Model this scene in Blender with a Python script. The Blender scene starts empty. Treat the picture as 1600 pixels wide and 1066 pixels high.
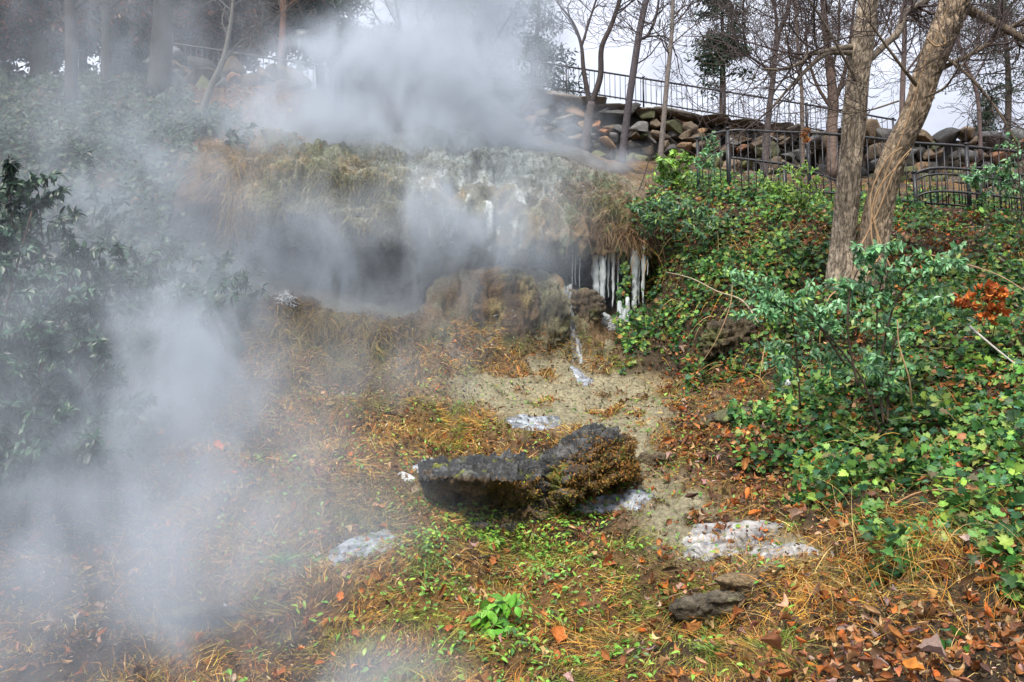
import bpy, math
import numpy as np
from mathutils import Vector
from mathutils.bvhtree import BVHTree

C = bpy.context.scene.collection
SC = bpy.context.scene
R = math.radians

# ------------------------------------------------------------------ camera
F = 1250.0                       # focal length in pixels of the 1600 px wide photograph
PITCH = R(5.3)
CAM = np.array([0.0, 0.0, 1.6])
cd = bpy.data.cameras.new('camera')
cam = bpy.data.objects.new('camera', cd)
C.objects.link(cam)
cd.sensor_width = 36.0
cd.lens = 36.0 * F / 1600.0
cd.clip_start = 0.05
cd.clip_end = 2000
cam.location = CAM
cam.rotation_euler = (math.pi / 2 + PITCH, 0, 0)
SC.camera = cam

# ------------------------------------------------------------------ world: overcast sky
SUN_EL, SUN_AZ = R(52), R(200)   # azimuth clockwise from +Y
w = bpy.data.worlds.new('World')
SC.world = w
w.use_nodes = True
nt = w.node_tree
nt.nodes.clear()
out = nt.nodes.new('ShaderNodeOutputWorld')
bg = nt.nodes.new('ShaderNodeBackground')
bg.inputs['Strength'].default_value = 0.11
sky = nt.nodes.new('ShaderNodeTexSky')
sky.sky_type = 'NISHITA'
sky.sun_disc = False
sky.sun_elevation = SUN_EL
sky.sun_rotation = SUN_AZ
sky.air_density = 1.0
sky.dust_density = 3.0
tc = nt.nodes.new('ShaderNodeTexCoord')
mp = nt.nodes.new('ShaderNodeMapping')
mp.inputs['Scale'].default_value = (2.2, 2.2, 4.0)
nz = nt.nodes.new('ShaderNodeTexNoise')
nz.inputs['Scale'].default_value = 1.3
nz.inputs['Detail'].default_value = 6
nz.inputs['Roughness'].default_value = 0.55
rp = nt.nodes.new('ShaderNodeValToRGB')
rp.color_ramp.elements[0].position = 0.36
rp.color_ramp.elements[0].color = (0.36, 0.365, 0.42, 1)
rp.color_ramp.elements[1].position = 0.62
rp.color_ramp.elements[1].color = (0.66, 0.70, 0.79, 1)
cm = nt.nodes.new('ShaderNodeMixRGB')
cm.blend_type = 'MULTIPLY'
cm.inputs[0].default_value = 1.0
cm.inputs[2].default_value = (7.6, 7.6, 7.6, 1)
mx = nt.nodes.new('ShaderNodeMixRGB')
mx.inputs[0].default_value = 0.92
L = nt.links.new
L(tc.outputs['Generated'], mp.inputs['Vector'])
L(mp.outputs[0], nz.inputs['Vector'])
L(nz.outputs[0], rp.inputs[0])
sx_ = nt.nodes.new('ShaderNodeSeparateXYZ'); zr = nt.nodes.new('ShaderNodeMapRange')
zr.inputs['From Min'].default_value = 0.0; zr.inputs['From Max'].default_value = 1.0
zr.inputs['To Min'].default_value = 0.30; zr.inputs['To Max'].default_value = 1.25
zs = nt.nodes.new('ShaderNodeVectorMath'); zs.operation = 'SCALE'
L(tc.outputs['Generated'], sx_.inputs[0]); L(sx_.outputs['Z'], zr.inputs['Value'])
L(rp.outputs[0], zs.inputs[0]); L(zr.outputs[0], zs.inputs['Scale'])
L(zs.outputs[0], cm.inputs[1])
L(sky.outputs[0], mx.inputs[1])
L(cm.outputs[0], mx.inputs[2])
L(mx.outputs[0], bg.inputs['Color'])
L(bg.outputs[0], out.inputs['Surface'])

sl = bpy.data.lights.new('sun', 'SUN')
sl.energy = 1.5
sl.angle = R(14)
sl.color = (1.0, 0.92, 0.80)
sun = bpy.data.objects.new('sun', sl)
C.objects.link(sun)
sd = Vector((math.sin(SUN_AZ) * math.cos(SUN_EL), math.cos(SUN_AZ) * math.cos(SUN_EL), math.sin(SUN_EL)))
sun.rotation_euler = (-sd).to_track_quat('-Z', 'Y').to_euler()

SC.view_settings.view_transform = 'Standard'
SC.view_settings.look = 'None'
SC.view_settings.gamma = 1
SC.view_settings.exposure = 1.92
cy = SC.cycles
cy.max_bounces = 6
cy.diffuse_bounces = 3
cy.glossy_bounces = 2
cy.transmission_bounces = 4
cy.transparent_max_bounces = 8
cy.volume_bounces = 1
cy.volume_step_rate = 1.5
cy.volume_max_steps = 96
cy.sample_clamp_indirect = 4
cy.caustics_reflective = False
cy.caustics_refractive = False
cy.use_denoising = True

# ------------------------------------------------------------------ pixel <-> world
FW = np.array([0, math.cos(PITCH), math.sin(PITCH)])
UP = np.array([0, -math.sin(PITCH), math.cos(PITCH)])
RT = np.array([1.0, 0, 0])


def at(px, py, d):
    """world point seen at photo pixel (px, py), d metres along the view axis"""
    px = np.asarray(px, float); py = np.asarray(py, float); d = np.asarray(d, float)
    return CAM + d[..., None] * (FW + ((px - 800) / F)[..., None] * RT + ((533 - py) / F)[..., None] * UP)


def pix(P):
    q = P - CAM
    d = q @ FW
    d = np.where(np.abs(d) < 1e-6, 1e-6, d)
    return 800 + F * (q @ RT) / d, 533 - F * (q @ UP) / d, d


# ------------------------------------------------------------------ noise
def _h(i, j, k, s):
    n = (i * 374761393 + j * 668265263 + k * 2147483647 + s * 144665) & 0xffffffff
    n = ((n ^ (n >> 13)) * 1274126177) & 0xffffffff
    n = (n ^ (n >> 16)) * 2246822519 & 0xffffffff
    return ((n ^ (n >> 15)) & 0xffffff) / float(0xffffff)


def vn(P, s=0):
    P = np.asarray(P, float)
    f = np.floor(P)
    i = f.astype(np.int64)
    t = P - f
    t = t * t * t * (t * (t * 6 - 15) + 10)
    x, y, z = i[..., 0], i[..., 1], i[..., 2]
    a, b, c = t[..., 0], t[..., 1], t[..., 2]
    r = 0
    for dx in (0, 1):
        for dy in (0, 1):
            for dz in (0, 1):
                r = r + _h(x + dx, y + dy, z + dz, s) * (a if dx else 1 - a) * (b if dy else 1 - b) * (c if dz else 1 - c)
    return r


def fbm(P, s=0, oct=4, gain=.5):
    r = 0; amp = 1; tot = 0
    P = np.asarray(P, float)
    for o in range(oct):
        r = r + amp * vn(P * 2.03 ** o + o * 17.3, s + o)
        tot += amp; amp *= gain
    return r / tot


def sm(x, a, b):
    t = np.clip((x - a) / (b - a), 0, 1)
    return t * t * (3 - 2 * t)


def inpoly(px, py, poly):
    r = np.zeros(np.shape(px), bool)
    n = len(poly)
    for i in range(n):
        x0, y0 = poly[i]; x1, y1 = poly[(i + 1) % n]
        if y0 == y1: continue
        c = ((y0 > py) != (y1 > py)) & (px < (x1 - x0) * (py - y0) / (y1 - y0) + x0)
        r ^= c
    return r


# ------------------------------------------------------------------ mesh helpers
def link(name, me, mat=None, parent=None, smooth=True):
    o = bpy.data.objects.new(name, me)
    C.objects.link(o)
    if mat is not None: me.materials.append(mat)
    if parent is not None:
        o.parent = parent
        o.matrix_parent_inverse = parent.matrix_basis.inverted()
    return o


def mesh_np(name, V, Fs, col=None, smooth=True):
    """V (n,3); Fs: list of (m,k) index arrays; col (n,3)"""
    me = bpy.data.meshes.new(name)
    V = np.ascontiguousarray(V, np.float32)
    Fs = [np.asarray(f, np.int32) for f in Fs if len(f)]
    me.vertices.add(len(V))
    me.vertices.foreach_set('co', V.ravel())
    idx = np.concatenate([f.ravel() for f in Fs])
    cnt = np.concatenate([np.full(len(f), f.shape[1], np.int32) for f in Fs])
    me.loops.add(len(idx))
    me.loops.foreach_set('vertex_index', idx)
    me.polygons.add(len(cnt))
    st = np.zeros(len(cnt), np.int32); st[1:] = np.cumsum(cnt)[:-1]
    me.polygons.foreach_set('loop_start', st)
    me.polygons.foreach_set('loop_total', cnt)
    if smooth:
        me.polygons.foreach_set('use_smooth', np.ones(len(cnt), bool))
    me.update(calc_edges=True)
    if col is not None:
        a = me.color_attributes.new('Col', 'FLOAT_COLOR', 'POINT')
        c4 = np.ones((len(V), 4), np.float32); c4[:, :3] = col
        a.data.foreach_set('color', c4.ravel())
    return me


class Acc:
    """collects geometry for ONE mesh"""
    def __init__(s): s.V = []; s.Q = []; s.T = []; s.Cc = []; s.n = 0

    def add(s, V, quads=None, tris=None, col=(1, 1, 1)):
        V = np.asarray(V, float)
        s.V.append(V)
        if quads is not None and len(quads): s.Q.append(np.asarray(quads) + s.n)
        if tris is not None and len(tris): s.T.append(np.asarray(tris) + s.n)
        c = np.asarray(col, float)
        s.Cc.append(np.broadcast_to(c, (len(V), 3)))
        s.n += len(V)

    def tube(s, pts, rad, sides=8, col=(1, 1, 1), smooth=0, cap=True, fn=None):
        pts = np.asarray(pts, float)
        rad = np.broadcast_to(np.asarray(rad, float), (len(pts),)).copy()
        if smooth:
            pts, rad = resample(pts, rad, smooth)
        T = np.gradient(pts, axis=0)
        T /= np.linalg.norm(T, axis=1)[:, None] + 1e-9
        ref = np.array([0, 0, 1.0]) if abs(T[len(T) // 2][2]) < .8 else np.array([1.0, 0, 0])
        A = np.cross(T, ref); A /= np.linalg.norm(A, axis=1)[:, None] + 1e-9
        B = np.cross(T, A)
        th = np.linspace(0, 2 * np.pi, sides, endpoint=False)
        ring = A[:, None, :] * np.cos(th)[None, :, None] + B[:, None, :] * np.sin(th)[None, :, None]
        rr = rad[:, None, None] * np.ones((1, sides, 1))
        V = pts[:, None, :] + ring * rr
        if fn is not None:
            V = V + ring * fn(V.reshape(-1, 3)).reshape(len(pts), sides, 1) * 1.0
        n, m = len(pts), sides
        i = np.arange(n - 1)[:, None] * m; j = np.arange(m)[None, :]
        q = np.stack([i + j, i + (j + 1) % m, i + m + (j + 1) % m, i + m + j], -1).reshape(-1, 4)
        V = V.reshape(-1, 3)
        tr = []
        if cap:
            V = np.vstack([V, pts[0], pts[-1]])
            k = n * m
            tr = [(k, (a + 1) % m, a) for a in range(m)] + [(k + 1, (n - 1) * m + a, (n - 1) * m + (a + 1) % m) for a in range(m)]
        s.add(V, q, tr, col)

    def box(s, c, sx, sy, sz, col=(1, 1, 1), M=None):
        v = np.array([(x, y, z) for x in (-.5, .5) for y in (-.5, .5) for z in (-.5, .5)]) * (sx, sy, sz)
        if M is not None: v = v @ np.asarray(M).T
        q = [(0, 1, 3, 2), (4, 6, 7, 5), (0, 4, 5, 1), (2, 3, 7, 6), (0, 2, 6, 4), (1, 5, 7, 3)]
        s.add(v + np.asarray(c), q, None, col)

    def build(s, name, mat=None, parent=None, smooth=True):
        V = np.vstack(s.V); col = np.vstack(s.Cc)
        fs = []
        if s.Q: fs.append(np.vstack(s.Q))
        if s.T: fs.append(np.vstack(s.T))
        return link(name, mesh_np(name, V, fs, col, smooth), mat, parent)


def resample(pts, rad, k):
    """Catmull-Rom, k points per span"""
    P = np.vstack([2 * pts[0] - pts[1], pts, 2 * pts[-1] - pts[-2]])
    o = []; r = []
    for i in range(1, len(P) - 2):
        for t in np.linspace(0, 1, k, endpoint=False):
            a, b, c, d = P[i - 1], P[i], P[i + 1], P[i + 2]
            o.append(.5 * ((2 * b) + (-a + c) * t + (2 * a - 5 * b + 4 * c - d) * t * t + (-a + 3 * b - 3 * c + d) * t ** 3))
            r.append(rad[i - 1] * (1 - t) + rad[i] * t)
    o.append(pts[-1]); r.append(rad[-1])
    return np.array(o), np.array(r)


def tag(o, label=None, cat=None, group=None, kind=None):
    if label: o['label'] = label
    if cat: o['category'] = cat
    if group: o['group'] = group
    if kind: o['kind'] = kind
    return o


def empty(name, loc, label, cat, group=None):
    o = bpy.data.objects.new(name, None)
    o.empty_display_size = .2
    C.objects.link(o)
    o.location = Vector(loc)
    return tag(o, label, cat, group)


# ------------------------------------------------------------------ materials
def attr_mat(name, rough=.8, spec=.3, nscale=20, namt=.35, bscale=60, bstr=.3, bdist=.02, trans=0, ndet=5, wet=None, vor=0):
    m = bpy.data.materials.new(name)
    m.use_nodes = True
    t = m.node_tree; N = t.nodes; K = t.links.new
    p = N['Principled BSDF']; o = N['Material Output']
    p.inputs['Roughness'].default_value = rough
    p.inputs['Specular IOR Level'].default_value = spec
    a = N.new('ShaderNodeAttribute'); a.attribute_name = 'Col'
    g = N.new('ShaderNodeNewGeometry')
    n = N.new('ShaderNodeTexNoise')
    n.inputs['Scale'].default_value = nscale; n.inputs['Detail'].default_value = ndet
    n.inputs['Roughness'].default_value = .65
    K(g.outputs['Position'], n.inputs['Vector'])
    mr = N.new('ShaderNodeMapRange')
    mr.inputs['From Min'].default_value = .3; mr.inputs['From Max'].default_value = .7
    mr.inputs['To Min'].default_value = 1 - namt; mr.inputs['To Max'].default_value = 1 + namt
    K(n.outputs[0], mr.inputs['Value'])
    v = N.new('ShaderNodeVectorMath'); v.operation = 'SCALE'
    K(a.outputs['Color'], v.inputs[0]); K(mr.outputs[0], v.inputs['Scale'])
    K(v.outputs[0], p.inputs['Base Color'])
    if bstr:
        b = N.new('ShaderNodeTexNoise')
        b.inputs['Scale'].default_value = bscale; b.inputs['Detail'].default_value = 6
        b.inputs['Roughness'].default_value = .7
        K(g.outputs['Position'], b.inputs['Vector'])
        bm = N.new('ShaderNodeBump'); bm.inputs['Strength'].default_value = bstr; bm.inputs['Distance'].default_value = bdist
        K(b.outputs[0], bm.inputs['Height']); K(bm.outputs[0], p.inputs['Normal'])
    if wet is not None:
        wr = N.new('ShaderNodeMapRange')
        wr.inputs['From Min'].default_value = .35; wr.inputs['From Max'].default_value = .65
        wr.inputs['To Min'].default_value = wet[0]; wr.inputs['To Max'].default_value = wet[1]
        n2 = N.new('ShaderNodeTexNoise'); n2.inputs['Scale'].default_value = 3.0; n2.inputs['Detail'].default_value = 4
        K(g.outputs['Position'], n2.inputs['Vector']); K(n2.outputs[0], wr.inputs['Value']); K(wr.outputs[0], p.inputs['Roughness'])
    if trans:
        tr = N.new('ShaderNodeBsdfTranslucent')
        K(v.outputs[0], tr.inputs['Color'])
        ms = N.new('ShaderNodeMixShader'); ms.inputs[0].default_value = trans
        K(p.outputs[0], ms.inputs[1]); K(tr.outputs[0], ms.inputs[2]); K(ms.outputs[0], o.inputs['Surface'])
    return m


M_soil = attr_mat('soil', .85, .25, 26, .6, 70, 1.0, .05, wet=(.6, .95), ndet=8)
M_tufa = attr_mat('tufa', .7, .35, 22, .6, 38, 1.0, .05, wet=(.4, .9), ndet=8)
M_stone = attr_mat('wall_stone', .8, .35, 7, .4, 25, .8, .04)
M_boulder = attr_mat('boulder_rock', .6, .45, 34, .7, 45, 1.0, .06, wet=(.35, .85), ndet=8)
M_ivy = attr_mat('ivy_leaf', .46, .3, 30, .3, 60, 0, trans=.30)
M_leaf = attr_mat('green_leaf', .42, .45, 30, .25, 60, 0, trans=.25)
M_dead = attr_mat('dead_leaf', .75, .25, 40, .35, 60, 0, trans=.15)
M_straw = attr_mat('dry_grass', .7, .25, 30, .3, 60, 0, trans=.2)
M_moss = attr_mat('moss', .9, .15, 40, .3, 60, 0, trans=.15)
M_bark = attr_mat('bark', .85, .25, 22, .4, 70, .8, .012)
M_twig = attr_mat('twig_bark', .85, .2, 15, .3, 60, 0)
M_iron = attr_mat('painted_iron', .45, .5, 30, .15, 120, .15, .003)
M_frost = attr_mat('frosty_ice_sheet', .35, .5, 22, .45, 30, .35, .01, wet=(.25, .6))

M_ice = bpy.data.materials.new('icicle_ice'); M_ice.use_nodes = True
_p = M_ice.node_tree.nodes['Principled BSDF']
_p.inputs['Base Color'].default_value = (.72, .80, .83, 1)
_p.inputs['Roughness'].default_value = .22
_p.inputs['Transmission Weight'].default_value = .4
_p.inputs['IOR'].default_value = 1.31
_n = M_ice.node_tree.nodes.new('ShaderNodeTexNoise'); _n.inputs['Scale'].default_value = 30
_b = M_ice.node_tree.nodes.new('ShaderNodeBump'); _b.inputs['Strength'].default_value = .5; _b.inputs['Distance'].default_value = .01
M_ice.node_tree.links.new(_n.outputs[0], _b.inputs['Height']); M_ice.node_tree.links.new(_b.outputs[0], _p.inputs['Normal'])

# ------------------------------------------------------------------ TERRAIN: profiles (photo row, depth) per photo column
NEAR = [(3160, .8), (1545, 2.2)]
COLS = {
 -900: [(1066,4.4),(970,5.3),(880,6.4),(800,7.4),(720,8.4),(640,9.4),(580,10.2),(520,10.9),(480,11.4),(440,12),(400,12.5),(360,13.1),(320,13.7),(270,14.7),(200,17.5),(120,22)],
 0:    [(1066,4.3),(960,5.2),(860,6.2),(780,7.2),(700,8.2),(620,9.2),(560,10),(500,10.7),(460,11.2),(420,11.8),(380,12.3),(340,12.9),(300,13.5),(250,14.5),(180,17.5),(110,22)],
 200:  [(1066,4.2),(960,5.1),(860,6.1),(790,7.0),(710,8.0),(640,8.9),(580,9.7),(520,10.3),(480,10.9),(440,11.5),(400,12),(350,12.5),(310,13),(255,14),(180,17.5),(112,22)],
 310:  [(1066,4.1),(955,5),(855,6),(780,6.9),(700,7.9),(620,8.9),(555,9.8),(500,10.4),(460,11.2),(420,12),(370,12.6),(345,12.1),(310,11.95),(240,12.6),(180,17),(115,22)],
 420:  [(1066,4.05),(950,5),(848,6.25),(765,6.7),(712,7.9),(612,9.3),(545,9.85),(475,10.3),(470,11.4),(430,12.7),(372,13.2),(360,11.95),(325,11.65),(240,12.4),(180,17),(122,22)],
 560:  [(1066,4),(950,5),(842,6.3),(752,6.75),(690,8.3),(603,9.75),(555,9.95),(500,10.35),(495,11.6),(450,13.3),(385,13.4),(378,11.75),(335,11.45),(250,12.35),(200,15.5),(160,22)],
 670:  [(1066,4),(950,5),(846,6.2),(758,7.0),(675,8.5),(597,9.8),(553,10.2),(505,10.6),(495,11.6),(450,13.3),(395,13.4),(388,11.7),(345,11.4),(248,12.4),(195,15.5),(170,22)],
 705:  [(1066,4),(950,5),(850,6.1),(760,7.3),(670,8.7),(590,10),(545,10.7),(412,11.6),(408,12.4),(402,13.2),(398,13.3),(393,11.7),(350,11.45),(250,12.4),(195,15.5),(175,22)],
 800:  [(1066,4),(950,4.95),(850,6.1),(760,7.3),(670,8.7),(590,10.2),(540,10.8),(425,11.7),(420,12.6),(412,13.2),(404,13.3),(397,11.7),(360,11.5),(265,12.4),(215,15.5),(200,22)],
 880:  [(1066,4),(950,4.9),(850,6.1),(760,7.3),(670,8.8),(595,10.3),(540,11),(440,11.9),(432,12.6),(420,13.2),(408,13.3),(401,11.8),(365,11.65),(275,12.5),(235,15.5),(230,22)],
 950:  [(1066,4),(950,4.9),(850,6.1),(760,7.4),(670,8.8),(605,10.2),(560,10.9),(512,11.5),(500,12.2),(450,13.2),(412,13.4),(403,11.9),(368,11.75),(290,12.7),(262,15.5),(248,22)],
 1005: [(1066,4),(950,4.9),(850,6),(755,7.3),(668,8.7),(600,10.2),(555,10.8),(510,11.4),(490,12),(445,12.9),(412,13.1),(403,12.0),(368,11.9),(300,12.8),(275,15.5),(250,22)],
 1040: [(1066,4),(950,4.9),(850,6),(750,7.3),(665,8.7),(600,10.2),(550,10.8),(510,11.2),(475,11.6),(440,11.9),(410,12),(390,12.1),(355,12.3),(305,13),(280,15.5),(250,22)],
 1150: [(1066,3.9),(950,4.8),(855,5.7),(760,6.9),(670,8.1),(590,9.4),(545,10.1),(500,10.4),(465,10.6),(430,11),(400,11.4),(370,11.7),(340,12.2),(310,13),(290,15.5),(268,22)],
 1300: [(1066,3.8),(950,4.6),(855,5.4),(760,6.3),(680,7.2),(600,8.2),(545,8.9),(500,9.5),(465,10),(430,10.4),(400,10.8),(370,11.3),(345,12),(318,13),(298,15.5),(276,22)],
 1450: [(1066,3.7),(950,4.4),(855,5.1),(760,5.9),(680,6.6),(605,7.4),(550,8),(505,8.7),(470,9.3),(435,9.9),(405,10.4),(375,11),(350,11.9),(328,13),(306,15.5),(284,22)],
 1600: [(1066,3.6),(950,4.2),(855,4.8),(760,5.4),(680,6),(610,6.7),(555,7.4),(510,8.2),(475,8.9),(445,9.5),(415,10.1),(385,10.8),(358,11.8),(335,13),(314,15.5),(292,22)],
 2500: [(1066,3.4),(950,3.9),(855,4.4),(760,5),(680,5.6),(610,6.3),(555,7),(510,7.8),(475,8.5),(445,9.2),(415,9.9),(385,10.6),(358,11.6),(335,13),(314,15.5),(292,22)],
}
cx = sorted(COLS)
K = 18
KD = np.array([[p[1] for p in NEAR + COLS[c]] for c in cx])      # (cols, K)
KY = np.array([[p[0] for p in NEAR + COLS[c]] for c in cx])
pxs = np.concatenate([np.linspace(-900, -120, 60, endpoint=False), np.arange(-120, 1720, 3.0), np.linspace(1720, 2500, 60)])
U = len(pxs)
D = np.stack([np.interp(pxs, cx, KD[:, k]) for k in range(K)], 0)
Y = np.stack([np.interp(pxs, cx, KY[:, k]) for k in range(K)], 0)


def smooth_ax(A, n, axis):
    for _ in range(n):
        B = np.moveaxis(A, axis, 0)
        Cn = B.copy()
        Cn[1:-1] = .25 * B[:-2] + .5 * B[1:-1] + .25 * B[2:]
        A = np.moveaxis(Cn, 0, axis)
    return A


D = smooth_ax(D, 14, 1); Y = smooth_ax(Y, 14, 1)
PK = at(np.broadcast_to(pxs, D.shape), Y, D)                     # knots in world (K,U,3)
# the terrace behind the retaining wall, out of sight from below
top = at(pxs, np.interp(pxs, [-900, 250, 520, 700, 870, 1000, 1150, 1350, 1600, 2500], [80, 88, 125, 135, 140, 160, 183, 203, 220, 250]), np.full(U, 24.6))
far1 = top + np.array([0, 3.5, 0.0]); far2 = at(pxs, np.full(U, 533.0), np.full(U, 70.0)); far2[:, 2] = top[:, 2] - 1.0
foot2 = PK[-1] + np.array([0, 1.5, .12])
PK = np.concatenate([PK, foot2[None], far1[None], far2[None]], 0)
KK = len(PK)
NS = 24
seg = []; kv = []
for k in range(KK - 1):
    n = NS if k < 16 else 12
    for t in np.linspace(0, 1, n, endpoint=False):
        seg.append(PK[k] * (1 - t) + PK[k + 1] * t); kv.append(k + t)
seg.append(PK[-1]); kv.append(KK - 1)
G = np.array(seg); kv = np.array(kv)                             # (V,U,3)
G = smooth_ax(G, 26, 0)
VN = len(G)
kvg = np.broadcast_to(kv[:, None], (VN, U)); pxg = np.broadcast_to(pxs[None], (VN, U))


def normals(G):
    a = np.gradient(G, axis=1); b = np.gradient(G, axis=0)
    n = np.cross(a, b)
    return n / (np.linalg.norm(n, axis=-1, keepdims=True) + 1e-9)


Nn = normals(G)
# weights: rock formation and ledge
w_rock = sm(pxg, 330, 430) * (1 - sm(pxg, 990, 1030)) * sm(kvg, 7.2, 8.2) * (1 - sm(kvg, 15.2, 16.0))
w_lip = w_rock * sm(kvg, 12.4, 13.2)
w_low = w_rock * (1 - sm(kvg, 9.6, 10.2))
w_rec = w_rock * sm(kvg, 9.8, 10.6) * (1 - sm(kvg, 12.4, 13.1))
near = 1 - sm(kvg, 1.0, 2.5) * 0
h = (fbm(G * .9, 3, 3) - .5) * .32 + (fbm(G * 1.7, 4, 3) - .5) * .30 * (1 - sm(kvg, 8.2, 9.4)) + (fbm(G * 3.1, 5, 4) - .5) * .20 + (fbm(G * 11., 9, 3) - .5) * .07
h *= np.where(kvg > 17, .5, 1)
# drip fluting: noise stretched along z
Q = G * np.array([3.2, 3.2, .45])
fl = 1 - np.abs(2 * fbm(Q, 21, 3) - 1)
Q2 = G * np.array([8.5, 8.5, 1.1])
fl2 = 1 - np.abs(2 * fbm(Q2, 31, 3) - 1)
hr = (fbm(G * 1.3, 41, 4) - .5) * .7 + (fl - .75) * .42 + (fl2 - .75) * .16 + (fbm(G * 9, 43, 3) - .5) * .07
wr = np.clip(w_lip * .9 + w_low * .8 + w_rec * .5, 0, 1)
h = h * (1 - wr) + hr * wr
G = G + Nn * h[..., None]
Nn = normals(G)
GX, GY, GD = pix(G)

# ---- colour of the ground and the rock, darker in the hollow
soil = np.array([.065, .042, .024]); straw = np.array([.21, .125, .042]); cream = np.array([.33, .295, .19])
litter = np.array([.15, .075, .04]); dark = np.array([.045, .042, .036])
n1 = fbm(G * 1.6, 51, 4)[..., None]; n2 = fbm(G * 5.5, 53, 4)[..., None]; n3 = fbm(G * .7, 57, 3)[..., None]
col = soil + (straw - soil) * sm(n1, .42, .62)
col = col + (litter - col) * sm(n2, .5, .66) * .7
# pale travertine apron below the spout
e = .9 * np.exp(-(((GX - 1085) / 60) ** 2 + ((GY - 835) / 22) ** 2)) + .8 * np.exp(-(((GX - 1190) / 110) ** 2 + ((GY - 858) / 30) ** 2)) + .6 * np.exp(-(((GX - 985) / 45) ** 2 + ((GY - 700) / 60) ** 2)) + np.exp(-(((GX - 850) / 150) ** 2 + ((GY - 600) / 42) ** 2)) + .8 * np.exp(-(((GX - 930) / 110) ** 2 + ((GY - 640) / 30) ** 2)) + .8 * np.exp(-(((GX - 1050) / 60) ** 2 + ((GY - 785) / 34) ** 2))
wc = (np.clip(e * 1.9, 0, 1) * sm(fbm(G * 2.7, 61, 5), .34, .47))[..., None]
col = col + (cream - col) * wc
gg = (sm(fbm(G * 2.2, 63, 4), .5, .62))[..., None]
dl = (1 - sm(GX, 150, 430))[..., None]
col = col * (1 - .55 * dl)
# tufa
tgrey = np.array([.17, .16, .095]); tochre = np.array([.26, .175, .075]); twhite = np.array([.56, .60, .575]); tdark = np.array([.07, .068, .058]); tgreen = np.array([.13, .15, .07])
tc_ = tgrey + (tochre - tgrey) * sm(fbm(G * 2.1, 71, 4), .50, .70)[..., None] * .7
tc_ = tc_ + (tgreen - tc_) * (sm(fbm(G * 3.3, 73, 4), .52, .66))[..., None] * .8
streak = sm(fbm(G * np.array([6.5, 6.5, .55]), 77, 4), .5, .66)
wx = np.exp(-((pxg - 740) / 100) ** 2) + .7 * np.exp(-((pxg - 890) / 40) ** 2) + .12
tc_ = tc_ + (twhite - tc_) * (streak * np.clip(wx, 0, 1))[..., None]
tc_ = tc_ + (tdark - tc_) * (sm(fbm(G * np.array([4.5, 4.5, .8]), 79, 4), .54, .68) * .75)[..., None]
earth = np.array([.17, .115, .06]) * (.4 + 1.2 * n2)
we = (sm(pxg, 835, 900))[..., None] * sm(kvg, 12.3, 12.8)[..., None]
tc_ = tc_ * (1 - we) + (earth + (np.array([.11, .13, .05]) - earth) * sm(fbm(G * 3.7, 88, 3), .52, .62)[..., None]) * we
lowc = np.array([.20, .135, .07]) + (cream * .8 - np.array([.20, .135, .07])) * (sm(fbm(G * np.array([6, 6, 1.2]), 83, 4), .5, .64))[..., None]
lowc = lowc + (tgreen - lowc) * sm(fbm(G * 4.1, 85, 4), .54, .66)[..., None] * .6
lm = (sm(pxg, 640, 700))[..., None] * .9
lowc = lowc * lm + (soil * 1.2) * (1 - lm)
rockc = tc_ * (1 - w_low[..., None]) + lowc * w_low[..., None]
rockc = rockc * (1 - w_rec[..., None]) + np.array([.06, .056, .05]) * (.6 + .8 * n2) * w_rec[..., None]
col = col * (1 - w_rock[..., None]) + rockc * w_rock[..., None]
# sinter crust on the wet shelf behind the lip
ws = (np.exp(-((pxg - 760) / 190) ** 2) * sm(kvg, 14.4, 15) * (1 - sm(kvg, 15.8, 16.6)))[..., None]
col = col + (np.array([.16, .185, .185]) * (.2 + 1.5 * n2) - col) * np.clip(ws, 0, 1)
# right bank and left slope under the ivy: dark humus
IVY_R = [(1012,395),(985,330),(1040,285),(1120,280),(1300,300),(1600,322),(2300,330),(2300,1066),(1740,1200),(1620,1090),(1480,1010),(1350,960),(1370,880),(1330,815),(1240,775),(1130,735),(1120,690),(1200,640),(1225,610),(1180,590),(1090,612),(1000,590),(965,540),(1000,480)]
IVY_L = [(-800,120),(230,120),(330,175),(400,215),(300,225),(270,300),(300,380),(420,430),(380,560),(330,640),(200,720),(-800,760)]
ivr = inpoly(GX + (n2[..., 0] - .5) * 90, GY + (n1[..., 0] - .5) * 80, IVY_R) & (kvg < 16)
ivl = inpoly(GX + (n2[..., 0] - .5) * 90, GY + (n1[..., 0] - .5) * 80, IVY_L) & (kvg < 17)
iv = smooth_ax(smooth_ax((ivr | ivl).astype(float), 4, 0), 4, 1)[..., None]
col = col * (1 - iv) + np.array([.07, .05, .03]) * (.6 + .8 * n2) * iv
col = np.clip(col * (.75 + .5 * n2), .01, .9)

# split the sheet: the rock formation is a thing, the rest is the ground
rockmask = (w_rock > .35)
fm = rockmask[:-1, :-1] & rockmask[1:, :-1] & rockmask[:-1, 1:] & rockmask[1:, 1:]
ii = np.arange(VN * U).reshape(VN, U)
quads = np.stack([ii[:-1, :-1], ii[:-1, 1:], ii[1:, 1:], ii[1:, :-1]], -1)


def sub(mask, name, mat):
    q = quads[mask]
    u, inv = np.unique(q, return_inverse=True)
    me = mesh_np(name, G.reshape(-1, 3)[u], [inv.reshape(-1, 4)], col.reshape(-1, 3)[u])
    return link(name, me, mat)


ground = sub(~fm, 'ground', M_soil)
tag(ground, 'sloping hillside ground of soil and pale mineral crust', 'ground', kind='structure')
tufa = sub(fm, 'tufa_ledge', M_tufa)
tag(tufa, 'overhanging grey tufa rock ledge with a dark hollow beneath it', 'rock ledge')
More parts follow.
